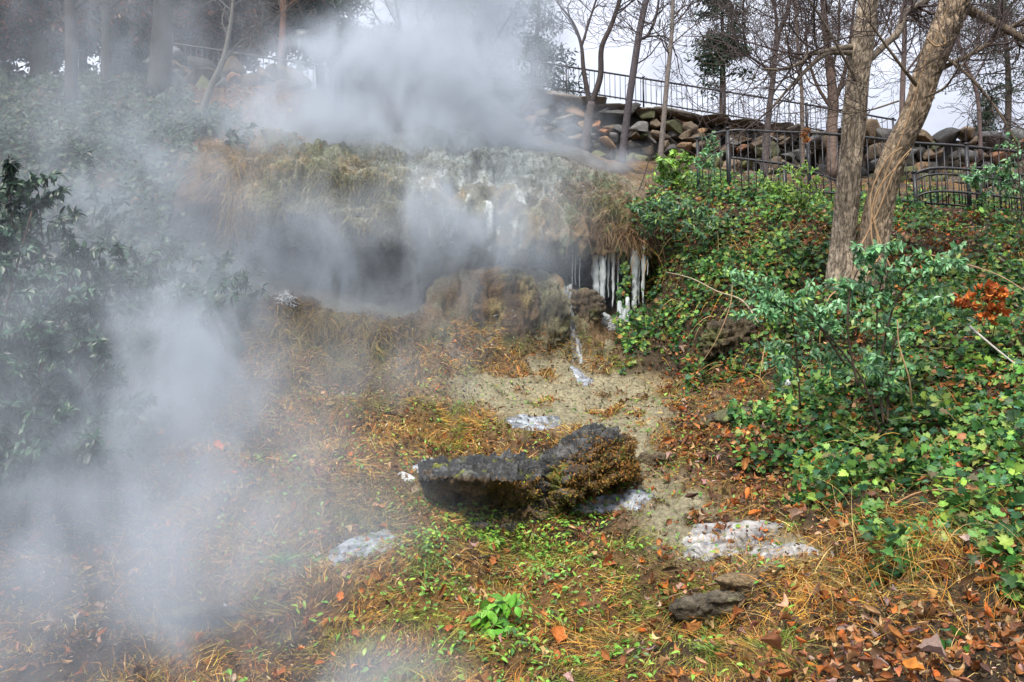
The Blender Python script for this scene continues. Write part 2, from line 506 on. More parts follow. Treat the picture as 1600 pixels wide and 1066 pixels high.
# plain ground round the outside, behind and beside the viewer
fa = Acc()
gx = np.linspace(-160, 160, 33); gy = np.linspace(-120, 160, 29)
gv = np.array([[(x, y, (-1.2 if (y < 14) else -1.2 + min((y - 14) * .25, 3))) for x in gx] for y in gy])
gi = np.arange(gv.shape[0] * gv.shape[1]).reshape(gv.shape[:2])
fa.add(gv.reshape(-1, 3), np.stack([gi[:-1, :-1], gi[:-1, 1:], gi[1:, 1:], gi[1:, :-1]], -1).reshape(-1, 4), None, (.10, .08, .045))
tag(fa.build('terrain', M_soil), 'lower ground spreading away under the hillside', 'ground', kind='structure')

bvh = BVHTree.FromPolygons([tuple(v) for v in G.reshape(-1, 3)], [tuple(q) for q in quads[::1, ::1].reshape(-1, 4).tolist()])


def hit(px, py):
    d = (FW + (px - 800) / F * RT + (533 - py) / F * UP)
    r = bvh.ray_cast(Vector(CAM), Vector(d))
    if r[0] is None: return None
    n = np.array(r[1])
    if n @ d > 0: n = -n
    return np.array(r[0]), n


def drop(x, y, z=40):
    r = bvh.ray_cast(Vector((x, y, z)), Vector((0, 0, -1)))
    return None if r[0] is None else np.array(r[0])


# ------------------------------------------------------------------ scatter
rng = np.random.default_rng(7)
e1 = np.diff(G, axis=1)[:-1]; e2 = np.diff(G, axis=0)[:, :-1]
area = np.linalg.norm(np.cross(e1, e2), axis=-1)
cGX, cGY, cGD, cN, cK = GX[:-1, :-1], GY[:-1, :-1], GD[:-1, :-1], Nn[:-1, :-1], kvg[:-1, :-1]
cn1, cn2 = n1[:-1, :-1, 0], n2[:-1, :-1, 0]
inframe = (cGX > -160) & (cGX < 1760) & (cGY < 1240) & (cGY > -60)
facing = np.einsum('ijk,ijk->ij', cN, CAM - G[:-1, :-1]) > -.3


def pick(density, nmax=None, vis=True):
    """random surface points; density per square metre on each grid cell"""
    wgt = density * area * inframe
    if vis: wgt = wgt * facing
    n = int(wgt.sum())
    if nmax: n = min(n, nmax)
    c = np.cumsum(wgt.ravel()); c /= c[-1]
    k = np.searchsorted(c, rng.random(n))
    i, j = np.unravel_index(k, wgt.shape)
    a, b = rng.random(n)[:, None], rng.random(n)[:, None]
    P = (G[i, j] * (1 - a) + G[i, j + 1] * a) * (1 - b) + (G[i + 1, j] * (1 - a) + G[i + 1, j + 1] * a) * b
    return P, cN[i, j], cGD[i, j]


def basis(N, rngv=None, spin=None):
    """frames (n,3,3) rows = tangent, bitangent, normal"""
    n = len(N)
    r = rng.normal(size=(n, 3)) if spin is None else spin
    N = N / (np.linalg.norm(N, axis=1)[:, None] + 1e-9)
    T = r - (r * N).sum(1)[:, None] * N
    T /= np.linalg.norm(T, axis=1)[:, None] + 1e-9
    return np.stack([T, np.cross(N, T), N], 1)


def place(tv, tf, P, B, S, colv, shade=None):
    """copies of a small leaf template as one set of arrays"""
    n, m = len(P), len(tv)
    S = np.asarray(S, float).reshape(n, 1, 1)
    V = P[:, None, :] + np.einsum('mk,nkl->nml', tv, B) * S
    Fc = (tf[None] + (np.arange(n) * m)[:, None, None]).reshape(-1, tf.shape[1])
    cc = np.repeat(colv[:, None, :], m, 1)
    if shade is not None: cc = cc * shade[None, :, None]
    return V.reshape(-1, 3), Fc, cc.reshape(-1, 3)


def place_many(name, templates, P, B, S, colv, mat, parent=None):
    g = rng.integers(0, len(templates), len(P))
    a = Acc()
    for t, (tv, tf, sh) in enumerate(templates):
        m = g == t
        if m.sum() == 0: continue
        V, Fc, cc = place(tv, tf, P[m], B[m], np.asarray(S)[m], colv[m], sh)
        if tf.shape[1] == 3: a.add(V, None, Fc, cc)
        else: a.add(V, Fc, None, cc)
    return a.build(name, mat, parent)


def fan(outline, zf, centre=(0, .45)):
    o = np.array(outline, float); v = np.vstack([[centre], o])
    z = np.array([zf(x, y) for x, y in v])
    tv = np.column_stack([v[:, 0], v[:, 1], z])
    n = len(o)
    tf = np.array([(0, 1 + i, 1 + (i + 1) % n) for i in range(n)])
    sh = np.ones(n + 1); sh[0] = 1.25
    return tv, tf, sh


def ivy_t(fold, droop):
    half = [(0, 0), (.22, -.10), (.40, .05), (.55, .22), (.34, .34), (.44, .60), (.20, .62), (.09, .84)]
    outl = half + [(0, 1.0)] + [(-x, y) for x, y in half[:0:-1]]
    return fan(outl, lambda x, y: abs(x) * fold - droop * y * y)


def oval_t(wd, fold, droop, n=4):
    ys = np.linspace(0, 1, n + 1)
    ww = wd * np.sin(np.pi * np.clip(ys, 0.02, .98) ** .85)
    V = []; Fc = []
    for y, k in zip(ys, ww):
        for s in (-1, 0, 1):
            V.append((s * k, y, abs(s) * k * fold - droop * y * y))
    for i in range(n):
        for s in (0, 1):
            a = i * 3 + s
            Fc.append((a, a + 1, a + 4, a + 3))
    sh = np.array([1.0 if i % 3 != 1 else 1.2 for i in range(len(V))])
    return np.array(V), np.array(Fc), sh


def curl_t(wd, c1, c2, tw, n=5, lob=0):
    ys = np.linspace(0, 1, n + 1); V = []; Fc = []
    for i, y in enumerate(ys):
        k = wd * (np.sin(np.pi * np.clip(y, .03, .97)) ** .7) * (1 + lob * (-1) ** i)
        for s in (-1, -.5, 0, .5, 1):
            x = s * k; z = c1 * s * s * k * 2 + c2 * (y - .5) ** 2 * 2 + tw * x * (y - .5)
            V.append((x, y - .5, z))
    for i in range(n):
        for s in range(4):
            a = i * 5 + s; Fc.append((a, a + 1, a + 6, a + 5))
    return np.array(V), np.array(Fc), np.ones(len(V))


T_IVY = [ivy_t(.25, .25), ivy_t(.1, .45), ivy_t(-.15, .1), ivy_t(.4, .3)]
T_OVAL = [oval_t(.24, .3, .25), oval_t(.2, .15, .45), oval_t(.28, .4, .1)]
T_LANCE = [oval_t(.15, .3, .3), oval_t(.13, .15, .55), oval_t(.16, .3, .1)]
T_DEAD = [curl_t(.16, .9, .5, .8), curl_t(.2, -.7, .6, -.8), curl_t(.28, .5, .3, .6), curl_t(.34, .8, -.25, -.9, lob=.18), curl_t(.24, -.5, .5, .4), curl_t(.4, .35, .35, 1.2, lob=.22)]


def palette(n, cols, wts, jit=.18):
    cols = np.array(cols); wts = np.array(wts, float); wts /= wts.sum()
    c = cols[rng.choice(len(cols), n, p=wts)]
    c = c * (1 + rng.normal(0, jit, (n, 1))) * (1 + rng.normal(0, jit * .4, (n, 3)))
    return np.clip(c, .004, .9)


def strands(P, Dr, Ln, wd, bend, colv, segs=4):
    """thin tapering ribbons"""
    n = len(P)
    side = np.cross(Dr, rng.normal(size=(n, 3))); side /= np.linalg.norm(side, axis=1)[:, None] + 1e-9
    V = []
    for i in range(segs + 1):
        t = i / segs
        c = P + Dr * (Ln * t)[:, None] + bend * (Ln * t * t)[:, None]
        k = (wd * (1 - .8 * t))[:, None] * side
        V.append(c - k); V.append(c + k)
    V = np.stack(V, 1)
    m = 2 * (segs + 1)
    q = np.array([(2 * i, 2 * i + 1, 2 * i + 3, 2 * i + 2) for i in range(segs)])
    Fc = (q[None] + (np.arange(n) * m)[:, None, None]).reshape(-1, 4)
    return V.reshape(-1, 3), Fc, np.repeat(colv, m, 0)


UPZ = np.array([0, 0, 1.0])
IVYC = [(.022, .07, .022), (.05, .14, .032), (.10, .22, .045), (.19, .30, .05), (.22, .27, .07), (.06, .16, .085), (.30, .16, .05), (.10, .085, .04)]
IVYW = [.25, .24, .20, .14, .05, .07, .03, .02]
DEADC = [(.25, .095, .03), (.36, .15, .05), (.16, .07, .035), (.40, .25, .13), (.09, .05, .03), (.46, .14, .03), (.32, .22, .18)]
DEADW = [.2, .18, .2, .14, .14, .06, .08]
STRC = [(.54, .31, .065), (.42, .19, .035), (.62, .43, .17), (.17, .10, .045), (.50, .20, .035), (.33, .28, .07)]
STRW = [.27, .18, .2, .18, .07, .1]

# ---- ivy, right bank
dens = np.where(ivr[:-1, :-1], 1.0, 0) * np.clip(sm(fbm(G[:-1, :-1] * 1.9, 91, 4), .35, .48), .26, 1) * np.clip(.7 + sm(cGX, 1050, 1250) , 0, 1)
dens *= 1 - sm(cGY - .12 * (cGX - 1300), 770, 850) * (1 - .75 * sm(fbm(G[:-1, :-1] * 3.0, 92, 3), .50, .60))
hole = np.exp(-(((cGX - 1140) / 60) ** 2 + ((cGY - 530) / 48) ** 2)) + .8 * np.exp(-(((cGX - 1440) / 130) ** 2 + ((cGY - 380) / 32) ** 2))
dens *= np.clip(1 - 1.1 * hole, .05, 1)
dn = dens * np.clip(1250 * (6.0 / np.clip(cGD, 3, 14)) ** .7, 600, 1500)
P, N, Dp = pick(dn)
nn = len(P)
lift = rng.random(nn) ** 1.6 * (.06 + .28 * sm(fbm(P * 2.3, 96, 3), .42, .66))
N2 = N * .45 + UPZ * .4 + np.array([0, -.3, 0]) + rng.normal(0, .55, (nn, 3))
ivc = palette(nn, IVYC, IVYW)
big = fbm(P * 1.1, 95, 3)[:, None]
ivc *= (.7 + .6 * sm(big, .35, .65))
o = place_many('ivy', T_IVY, P + N * .02 + UPZ * lift[:, None], basis(N2), rng.uniform(.030, .085, nn), ivc, M_ivy)
tag(o, 'dense green ivy carpeting the bank below the black railing', 'ivy', kind='stuff')
print('ivy right', nn)

# ---- ivy and leaves on the left slope, in the steam
dens = np.where(ivl[:-1, :-1], 1.0, 0) * np.clip(sm(fbm(G[:-1, :-1] * 1.3, 97, 3), .3, .5), .2, 1)
P, N, Dp = pick(dens * 330, 40000)
nn = len(P)
N2 = N * .5 + UPZ * .45 + np.array([0, -.35, 0]) + rng.normal(0, .45, (nn, 3))
o = place_many('ivy', T_IVY[:2] + T_OVAL[:1], P + N * .03 + UPZ * (rng.random(nn) ** 1.5 * .2)[:, None], basis(N2), rng.uniform(.07, .13, nn),
               palette(nn, [(.012, .034, .016), (.02, .05, .024), (.035, .065, .03), (.07, .075, .03), (.01, .024, .013)], [.3, .3, .2, .1, .1]), M_ivy)
tag(o, 'dark green ivy covering the steamy slope beside the ledge', 'ivy', kind='stuff')
print('ivy left', nn)

# ---- dead leaves
LIT = (np.exp(-(((cGX - 1120) / 150) ** 2 + ((cGY - 690) / 90) ** 2)) * 1.5 + .75 * ivr[:-1, :-1] * sm(fbm(G[:-1, :-1] * 1.4, 98, 3), .4, .56) + sm(cGX, 900, 1150) * sm(cGY, 740, 860) * .42 + sm(cGX, 1250, 1350) * sm(cGY, 780, 880) * .22
       + .16 + np.exp(-(((cGX - 1430) / 170) ** 2 + ((cGY - 390) / 50) ** 2)) * 1.6 + np.exp(-(((cGX - 400) / 90) ** 2 + ((cGY - 165) / 28) ** 2)) * 1.5
       + .7 * np.exp(-(((cGX - 1290) / 60) ** 2 + ((cGY - 350) / 30) ** 2)) + .6 * np.exp(-(((cGX - 320) / 150) ** 2 + ((cGY - 750) / 60) ** 2)))
okc = (cK < 8.0) | ((cGX > 1010) & (cK < 15.4)) | (cGX < 330) | ((cK > 15) & (cGX < 500))
dens = LIT * okc * np.clip(sm(fbm(G[:-1, :-1] * 2.2, 101, 3), .3, .6), .25, 1) * np.clip(1 - .93 * wc[:-1, :-1, 0], 0, 1)
P, N, Dp = pick(dens * np.clip(420 * (5.0 / np.clip(cGD, 3, 14)), 160, 520), 60000)
nn = len(P)
N2 = N + rng.normal(0, .5, (nn, 3))
o = place_many('dead_leaves', T_DEAD, P + N * (.012 + .02 * rng.random(nn))[:, None] + UPZ * (np.where(rng.random(nn) < .5, .10, 0) * (pix(P)[0] > 1020) * rng.random(nn))[:, None], basis(N2), rng.uniform(.028, .072, nn) * (1 + .8 * (rng.random(nn) < .08)), palette(nn, DEADC, DEADW, .2), M_dead)
tag(o, 'brown and orange fallen leaves strewn over the ground', 'leaf litter', kind='stuff')
print('dead', nn)

# ---- dry straw grass
sg = np.clip(sm(fbm(G[:-1, :-1] * 2.1, 111, 4), .40, .54), .30, 1)
dens = sg * ((cK < 8.3) & (cGX < 1260) & ~ivr[:-1, :-1] & ~ivl[:-1, :-1]) * np.clip(1 - 1.0 * wc[:-1, :-1, 0], .02, 1) * (1 - .75 * (1 - sm(cGX, 120, 400))) * (1 - .8 * sm(cGX, 1010, 1120) * (cGY < 830))
dens = dens + 1.3 * np.exp(-(((cGX - 1200) / 110) ** 2 + ((cGY - 960) / 60) ** 2)) + .7 * np.exp(-(((cGX - 1420) / 120) ** 2 + ((cGY - 850) / 55) ** 2))
P, N, Dp = pick(dens * np.clip(4200 * (5.0 / np.clip(cGD, 3, 13)) ** 1.2, 2000, 5600), 340000)
nn = len(P)
fv = np.stack([fbm(P * 2.6, 113 + k, 2) - .5 for k in range(3)], 1) * 4.5
Dr = N * .38 + fv * np.array([1, 1, .4]) + rng.normal(0, .42, (nn, 3)); Dr /= np.linalg.norm(Dr, axis=1)[:, None]
sc_ = palette(nn, STRC, STRW, .3)
mg = sm(fbm(P * 1.9, 117, 4), .52, .62)[:, None] * (.35 + .65 * sm(pix(P)[0], 350, 700)[:, None])
sc_ = sc_ * (1 - mg) + palette(nn, [(.17, .22, .04), (.24, .28, .05), (.12, .15, .03), (.33, .28, .07)], [.3, .3, .2, .2], .25) * mg
V, Fc, cc = strands(P, Dr, rng.uniform(.035, .14, nn) * (1 + .5 * (rng.random(nn) < .1)), rng.uniform(.0014, .0032, nn) * np.clip(Dp / 5, .8, 2.2), rng.normal(0, .3, (nn, 3)) + np.array([0, 0, -.35]), sc_, 3)
a = Acc(); a.add(V, Fc, None, cc)
tag(a.build('dry_grass', M_straw), 'matted orange dry grass over the lower slope', 'dry grass', kind='stuff')
print('straw', nn)

# ---- fine crumbs of bark, leaf and earth
dens = ((cK < 8.2) & ~ivl[:-1, :-1] | ivr[:-1, :-1]) * (.35 + 1.2 * sm(fbm(G[:-1, :-1] * 2.7, 131, 3), .38, .6))
dens = dens * np.clip(1 - .85 * wc[:-1, :-1, 0], .05, 1)
P, N, Dp = pick(dens * np.clip(1500 * (5 / np.clip(cGD, 3, 13)), 500, 2000), 90000)
nn = len(P)
o = place_many('leaf_crumbs', T_DEAD[:1] + T_LANCE[:1], P + N * .008, basis(N + rng.normal(0, .6, (nn, 3))), rng.uniform(.010, .034, nn) * np.clip(Dp / 5, .9, 1.6),
               palette(nn, [(.10, .06, .035), (.20, .12, .06), (.05, .032, .022), (.34, .22, .12), (.28, .11, .04), (.15, .14, .06), (.40, .33, .22)], [.24, .2, .18, .12, .1, .1, .06], .25), M_dead)
tag(o, 'fine brown crumbs of bark and leaf littering the slope', 'leaf litter', kind='stuff')
print('crumbs', nn)

# ---- long straw tangles: in the ivy edge (right) and hanging from the ledge tufts
def tangle(name, spots, label, cat, kind='stuff', cols=(STRC, STRW), wd=.0022, mat=None):
    a = Acc()
    for (px, py, sx, sy, n, ln, up, down) in spots:
        ok = []
        for _ in range(n):
            r = hit(px + rng.normal(0, sx), py + rng.normal(0, sy))
            if r is not None: ok.append(r)
        P = np.array([r[0] for r in ok]); N = np.array([r[1] for r in ok]); m = len(P)
        dd = np.linalg.norm(P - CAM, axis=1)
        Dr = N * up + rng.normal(0, .5, (m, 3)); Dr /= np.linalg.norm(Dr, axis=1)[:, None]
        V, Fc, cc = strands(P, Dr, rng.uniform(.5, 1.2, m) * ln, wd * np.clip(dd / 5, .8, 2.0), rng.normal(0, .25, (m, 3)) + np.array([0, 0, -down]), palette(m, *cols), 5)
        a.add(V, Fc, None, cc)
    o = a.build(name, mat or M_straw)
    return tag(o, label, cat, kind=kind)


tangle('dry_stems', [(1430, 850, 80, 40, 800, .45, .6, .6), (1360, 880, 60, 50, 420, .36, .6, .6), (1480, 960, 90, 40, 260, .3, .6, .6), (1550, 880, 60, 60, 160, .4, .6, .6), (1200, 870, 60, 25, 200, .2, .6, .6), (1190, 960, 80, 35, 500, .16, .5, .6), (1420, 690, 70, 60, 60, .5, .9, .5), (1450, 560, 60, 60, 60, .5, .9, .5), (1130, 430, 70, 60, 200, .4, .4, .9), (1180, 370, 90, 40, 220, .45, .5, .7), (1520, 420, 90, 60, 240, .45, .5, .7), (1300, 720, 90, 60, 80, .4, .6, .6), (1150, 590, 70, 30, 160, .3, .5, .7), (1230, 340, 90, 30, 130, .35, .9, .6)],
       'long tan dry stems tangled through the ivy edge', 'dry stems')
tangle('hanging_grass', [(320, 240, 30, 10, 420, .22, .5, .8), (365, 255, 28, 16, 1200, .24, .3, 1.1), (368, 295, 12, 26, 380, .38, .2, 1.4), (410, 250, 30, 8, 200, .2, .5, .6), (300, 250, 20, 14, 200, .3, .5, .8)],
       'golden dry grass hanging over the left end of the ledge', 'dry grass', cols=([(.27, .17, .05), (.20, .13, .045), (.33, .22, .075), (.13, .11, .04)], [.3, .3, .2, .2]))
tangle('matted_grass', [(530, 498, 35, 8, 900, .17, .6, .9), (520, 505, 80, 12, 1100, .14, .7, .7), (560, 540, 75, 30, 2600, .12, .6, .6), (540, 590, 75, 25, 1500, .11, .6, .5), (500, 770, 70, 14, 1600, .17, .6, 1.1), (560, 800, 70, 18, 1600, .17, .4, 1.2), (470, 500, 40, 20, 600, .15, .6, .7), (620, 560, 30, 25, 500, .13, .6, .7), (440, 560, 30, 40, 600, .13, .6, .6), (590, 770, 60, 20, 700, .2, .6, .8), (500, 640, 50, 20, 500, .15, .6, .5)],
       'olive and tan grass draping the mound under the hollow', 'dry grass', cols=([(.20, .15, .06), (.27, .19, .07), (.13, .12, .05), (.33, .22, .08)], [.3, .3, .25, .15]))
tangle('dome_grass', [(560, 305, 80, 35, 9000, .06, .6, 1.0), (640, 330, 50, 30, 4500, .06, .6, 1.0), (470, 300, 40, 25, 3200, .07, .6, 1.0), (930, 310, 35, 20, 1500, .10, .6, .9)],
       'short olive grass and moss matted over the rounded ledge front', 'moss grass', cols=([(.15, .14, .06), (.20, .18, .09), (.10, .10, .045), (.24, .20, .10)], [.35, .25, .25, .15]), wd=.003)
tangle('hanging_roots', [(950, 362, 30, 12, 360, .22, .6, .9), (985, 372, 25, 8, 200, .2, .5, 1.0), (900, 300, 30, 12, 400, .25, .6, .6), (1000, 350, 25, 20, 240, .3, .6, .9), (960, 520, 30, 10, 350, .2, .6, .8)],
       'brown rootlets and twigs fringing the lip above the icicles', 'roots', cols=([(.16, .10, .05), (.24, .16, .08), (.10, .065, .04), (.3, .2, .1)], [.35, .25, .25, .15]))

# ---- small green clover and seedlings in the foreground
e = (np.exp(-(((cGX - 770) / 130) ** 2 + ((cGY - 860) / 50) ** 2)) + .6 * np.exp(-(((cGX - 880) / 60) ** 2 + ((cGY - 800) / 20) ** 2)) + .6 * np.exp(-(((cGX - 870) / 120) ** 2 + ((cGY - 1010) / 50) ** 2))
     + .5 * np.exp(-(((cGX - 450) / 50) ** 2 + ((cGY - 870) / 25) ** 2)) + .45 * np.exp(-(((cGX - 680) / 60) ** 2 + ((cGY - 940) / 30) ** 2)) + .06 * (cK < 7) * (cGX > 300) * (cGX < 1250))
P, N, Dp = pick(e * sm(fbm(G[:-1, :-1] * 3.2, 121, 3), .32, .52) * 2000, 22000)
nn = len(P)
o = place_many('clover', T_OVAL, P + UPZ * rng.uniform(.015, .06, nn)[:, None], basis(N * .5 + UPZ * .6 + rng.normal(0, .35, (nn, 3))), rng.uniform(.022, .055, nn), palette(nn, [(.10, .25, .03), (.16, .32, .04), (.24, .35, .05), (.06, .14, .03)], [.35, .35, .15, .15]), M_leaf)
tag(o, 'small bright green leaves dotted through the foreground grass', 'ground cover', kind='stuff')
print('clover', nn)

# ------------------------------------------------------------------ BOULDER
def loft(secs, n_u, n_v):
    """secs: list of closed loops (same count) -> dense grid"""
    S = np.array(secs, float)                      # (s,m,3)
    s, m = S.shape[:2]
    u = np.linspace(0, s - 1, n_u)
    A = np.stack([[np.interp(u, np.arange(s), S[:, j, k]) for k in range(3)] for j in range(m)], 0)   # m,3,nu
    A = A.transpose(2, 0, 1)
    A = np.concatenate([A, A[:, :1]], 1)
    v = np.linspace(0, m, n_v, endpoint=False)
    B = np.stack([np.stack([np.interp(v, np.arange(m + 1), A[i, :, k]) for k in range(3)], -1) for i in range(n_u)], 0)
    for _ in range(3):
        B = .25 * np.roll(B, 1, 1) + .5 * B + .25 * np.roll(B, -1, 1)
    return B


def boulder(name, secs_px, label, colfn, nu=90, nv=90, amp=.10, seed=1):
    """secs_px: per section a loop of (px, py, d)"""
    S = [[at(*p) for p in loop] for loop in secs_px]
    B = loft(S, nu, nv)
    B = smooth_ax(B, 4, 0)
    ctr = B.mean(1, keepdims=True)
    a = np.gradient(B, axis=0); b = (np.roll(B, -1, 1) - np.roll(B, 1, 1))
    n = np.cross(b, a); n /= np.linalg.norm(n, axis=-1, keepdims=True) + 1e-9
    if (n * (B - ctr)).sum() < 0: n = -n
    hh = (fbm(B * np.array([2.6, 2.6, 5]), seed, 5, .6) - .5) * amp * 2.6 + (fbm(B * 12, seed + 3, 5, .7) - .5) * amp * 1.3 - amp * .9 * sm(np.abs(2 * fbm(B * np.array([2.2, 2.2, 8]), seed + 7, 4) - 1), .14, 0) - amp * .5 * sm(np.abs(2 * fbm(B * 5, seed + 9, 4) - 1), .1, 0)
    B = B + n * hh[..., None]
    cl = colfn(B, n)
    i = np.arange(nu * nv).reshape(nu, nv)
    q = np.stack([i[:-1], np.roll(i, -1, 1)[:-1], np.roll(i, -1, 1)[1:], i[1:]], -1).reshape(-1, 4)
    V = np.vstack([B.reshape(-1, 3), B[0].mean(0), B[-1].mean(0)])
    cl = np.vstack([cl.reshape(-1, 3), cl[0].mean(0), cl[-1].mean(0)])
    k = nu * nv
    t = [(k, (j + 1) % nv, j) for j in range(nv)] + [(k + 1, i[-1, j], i[-1, (j + 1) % nv]) for j in range(nv)]
    ac = Acc(); ac.add(V, q, t, cl)
    o = ac.build(name, M_boulder)
    tag(o, label, 'rock')
    return o, B, n


def bcol(B, n):
    g = np.array([.035, .036, .036]) + np.array([.15, .152, .15]) * sm(fbm(B * np.array([9, 9, 16]), 201, 5, .65), .46, .72)[..., None]
    br = np.array([.15, .095, .045])
    f = np.maximum(sm(-n[..., 2], -.35, .25), sm(B[..., 0], .25, .75) * sm(-n[..., 2], -.85, -.5))[..., None]
    c = g * (1 - f) + br * (.5 + fbm(B * 5, 203, 4)[..., None]) * f
    mo = sm(fbm(B * 5.2, 205, 4), .60, .70)[..., None] * sm(n[..., 2], -.1, .5)[..., None]
    return c * (1 - mo) + np.array([.20, .22, .03]) * mo


# loop order: front-bottom, front-mid, front-top, top-mid, back-top, back-bottom
SEC = [
 [(668, 800, 7.25), (690, 775, 7.38), (668, 738, 7.1), (668, 730, 7.3), (672, 728, 7.7), (672, 790, 7.7)],
 [(690, 806, 7.0), (705, 772, 7.36), (680, 745, 6.85), (690, 722, 7.2), (700, 716, 7.8), (700, 790, 7.8)],
 [(740, 812, 6.8), (750, 778, 7.28), (735, 746, 6.7), (740, 715, 7.1), (750, 706, 7.85), (750, 790, 7.9)],
 [(800, 812, 6.7), (808, 784, 7.05), (800, 752, 6.72), (805, 726, 7.1), (800, 706, 7.85), (805, 780, 8.0)],
 [(850, 802, 6.7), (850, 768, 6.85), (845, 745, 7.0), (840, 726, 7.3), (838, 712, 7.8), (850, 770, 8.1)],
 [(898, 774, 6.75), (898, 742, 6.72), (893, 706, 6.85), (882, 688, 7.3), (872, 683, 7.8), (890, 760, 8.2)],
 [(942, 756, 6.9), (948, 728, 6.95), (940, 690, 7.1), (932, 668, 7.45), (924, 657, 7.9), (930, 750, 8.3)],
 [(982, 746, 7.05), (990, 722, 7.1), (978, 692, 7.25), (965, 672, 7.5), (952, 663, 7.9), (960, 740, 8.3)],
 [(998, 750, 7.35), (1000, 730, 7.4), (994, 708, 7.5), (988, 695, 7.6), (980, 690, 7.9), (985, 735, 8.1)],
]
SEC = [[(x - (14 - 7 * i_ if i_ < 2 else 0), y + ((12 if k == 0 else 10 if k == 1 else 0) if i_ < 5 else (4 if k == 0 else 0)), d - .42 - ((.06, .2, .2)[k] if (i_ < 4 and k < 3) else 0) + .05 * max(0, i_ - 4)) for k, (x, y, d) in enumerate(lp)] for i_, lp in enumerate(SEC)]
bo, BB, Bn = boulder('mossy_boulder', SEC, 'large dark mossy boulder with an undercut left end in mid slope', bcol, 280, 190, .085, 11)
# moss and liverwort leaflets on the boulder: a part of it
pr = BB.reshape(-1, 3); pn = Bn.reshape(-1, 3)
mx_, my_, md_ = pix(pr)
wm = np.clip(np.maximum(sm(-pn[:, 2], -.55, .1), .8 * sm(mx_, 880, 930) * sm(my_, 672, 700)), 0, 1) * sm(mx_ + (my_ - 740) * .3, 720, 870) + .25 * sm(fbm(pr * 5.2, 205, 4), .60, .70) + .3 * (my_ > 775)
wm *= (np.einsum('ij,ij->i', pn, CAM - pr) > 0)
cs = np.cumsum(wm); cs /= cs[-1]
idx = np.searchsorted(cs, rng.random(7000))
Pm = pr[idx] + rng.normal(0, .012, (7000, 3)); Nm = pn[idx]
yel = sm(fbm(Pm * 3.4, 207, 4), .56, .66)[:, None] * sm(Nm[:, 2], -.2, .5)[:, None]
low = sm(pix(Pm)[1], 745, 790)[:, None]
c = palette(7000, [(.22, .11, .03), (.30, .16, .04), (.14, .085, .03), (.09, .10, .03)], [.35, .25, .25, .15])
c = c * (1 - yel) + palette(7000, [(.30, .32, .03), (.2, .25, .03)], [.5, .5]) * yel
c = c * (1 - .6 * low) + np.array([.06, .10, .025]) * .6 * low
place_many('moss', T_OVAL + T_DEAD[:1], Pm + Nm * .012, basis(Nm + rng.normal(0, .6, (7000, 3))), rng.uniform(.012, .032, 7000), c, M_moss, bo)


def small_rock(name, px, py, wpx, hpx, label, base, seed, tilt=0, depthf=.8, ampk=1.0):
    r = hit(px, py + hpx * .35)
    d = float(pix(r[0][None])[2][0])
    sc = d / F
    w_, h_ = wpx * sc / 2, hpx * sc / 2
    secs = []
    for t in np.linspace(-1, 1, 9):
        k = math.sqrt(max(1 - t * t, .03)) ** .8
        loop = []
        for a_ in np.linspace(-.5 * math.pi, 1.5 * math.pi, 8, endpoint=False):
            X = px + t * wpx / 2 ; Yp = py - t * tilt - math.sin(a_) * hpx / 2 * k * (1.0 if math.sin(a_) > 0 else 1.4)
            loop.append((X, Yp, d - math.cos(a_) * w_ * depthf * k * .7 + .05))
        secs.append(loop)
    fn = lambda B, n: np.array(base) * (.15 + 1.7 * fbm(B * 9, seed, 5, .65)[..., None]) * (1 - .5 * sm(fbm(B * 3.3, seed + 2, 3), .5, .62)[..., None]) + np.array((.06, .08, .02)) * sm(fbm(B * 4.3, seed + 5, 4), .55, .65)[..., None]
    return boulder(name, secs, label, fn, 64, 56, min(.10, h_ * .32) * ampk, seed)[0]


small_rock('fallen_stone', 1132, 655, 90, 28, 'long low grey-brown stone lying at the foot of the ivy bank', (.16, .125, .095), 31, 12)
small_rock('earthy_stone', 1022, 718, 55, 32, 'small earthy stone just right of the mossy boulder', (.13, .10, .06), 32, 0)
small_rock('half_buried_stone', 1110, 945, 130, 46, 'grey stone half buried in dry grass in the near foreground', (.15, .125, .085), 33, 8)
small_rock('half_buried_stone', 1165, 912, 100, 30, 'tan stone half buried in grass below the widest pale ice sheet', (.26, .185, .10), 34, -4)
small_rock('half_buried_stone', 320, 965, 150, 40, 'dim brown stone in the steam at the lower left', (.16, .12, .08), 35, 0)
small_rock('half_buried_stone', 1370, 862, 60, 22, 'small brown stone among leaves at the ivy edge', (.15, .10, .06), 36, 0)
small_rock('earth_lump', 1140, 528, 95, 66, 'bare dark earth lump jutting out of the ivy bank', (.12, .09, .05), 37, 6)
small_rock('mineral_lump', 915, 478, 62, 52, 'rounded brown mineral lump below the icicles', (.20, .145, .085), 38, 0)
small_rock('mineral_lump', 790, 474, 104, 126, 'tall rounded brown tufa lump in front of the hollow', (.21, .135, .07), 39, 0, .5, .7)
small_rock('mineral_lump', 855, 485, 70, 100, 'grey-green mineral lump right of the tall brown one', (.22, .20, .12), 40, 0, .5, .7)

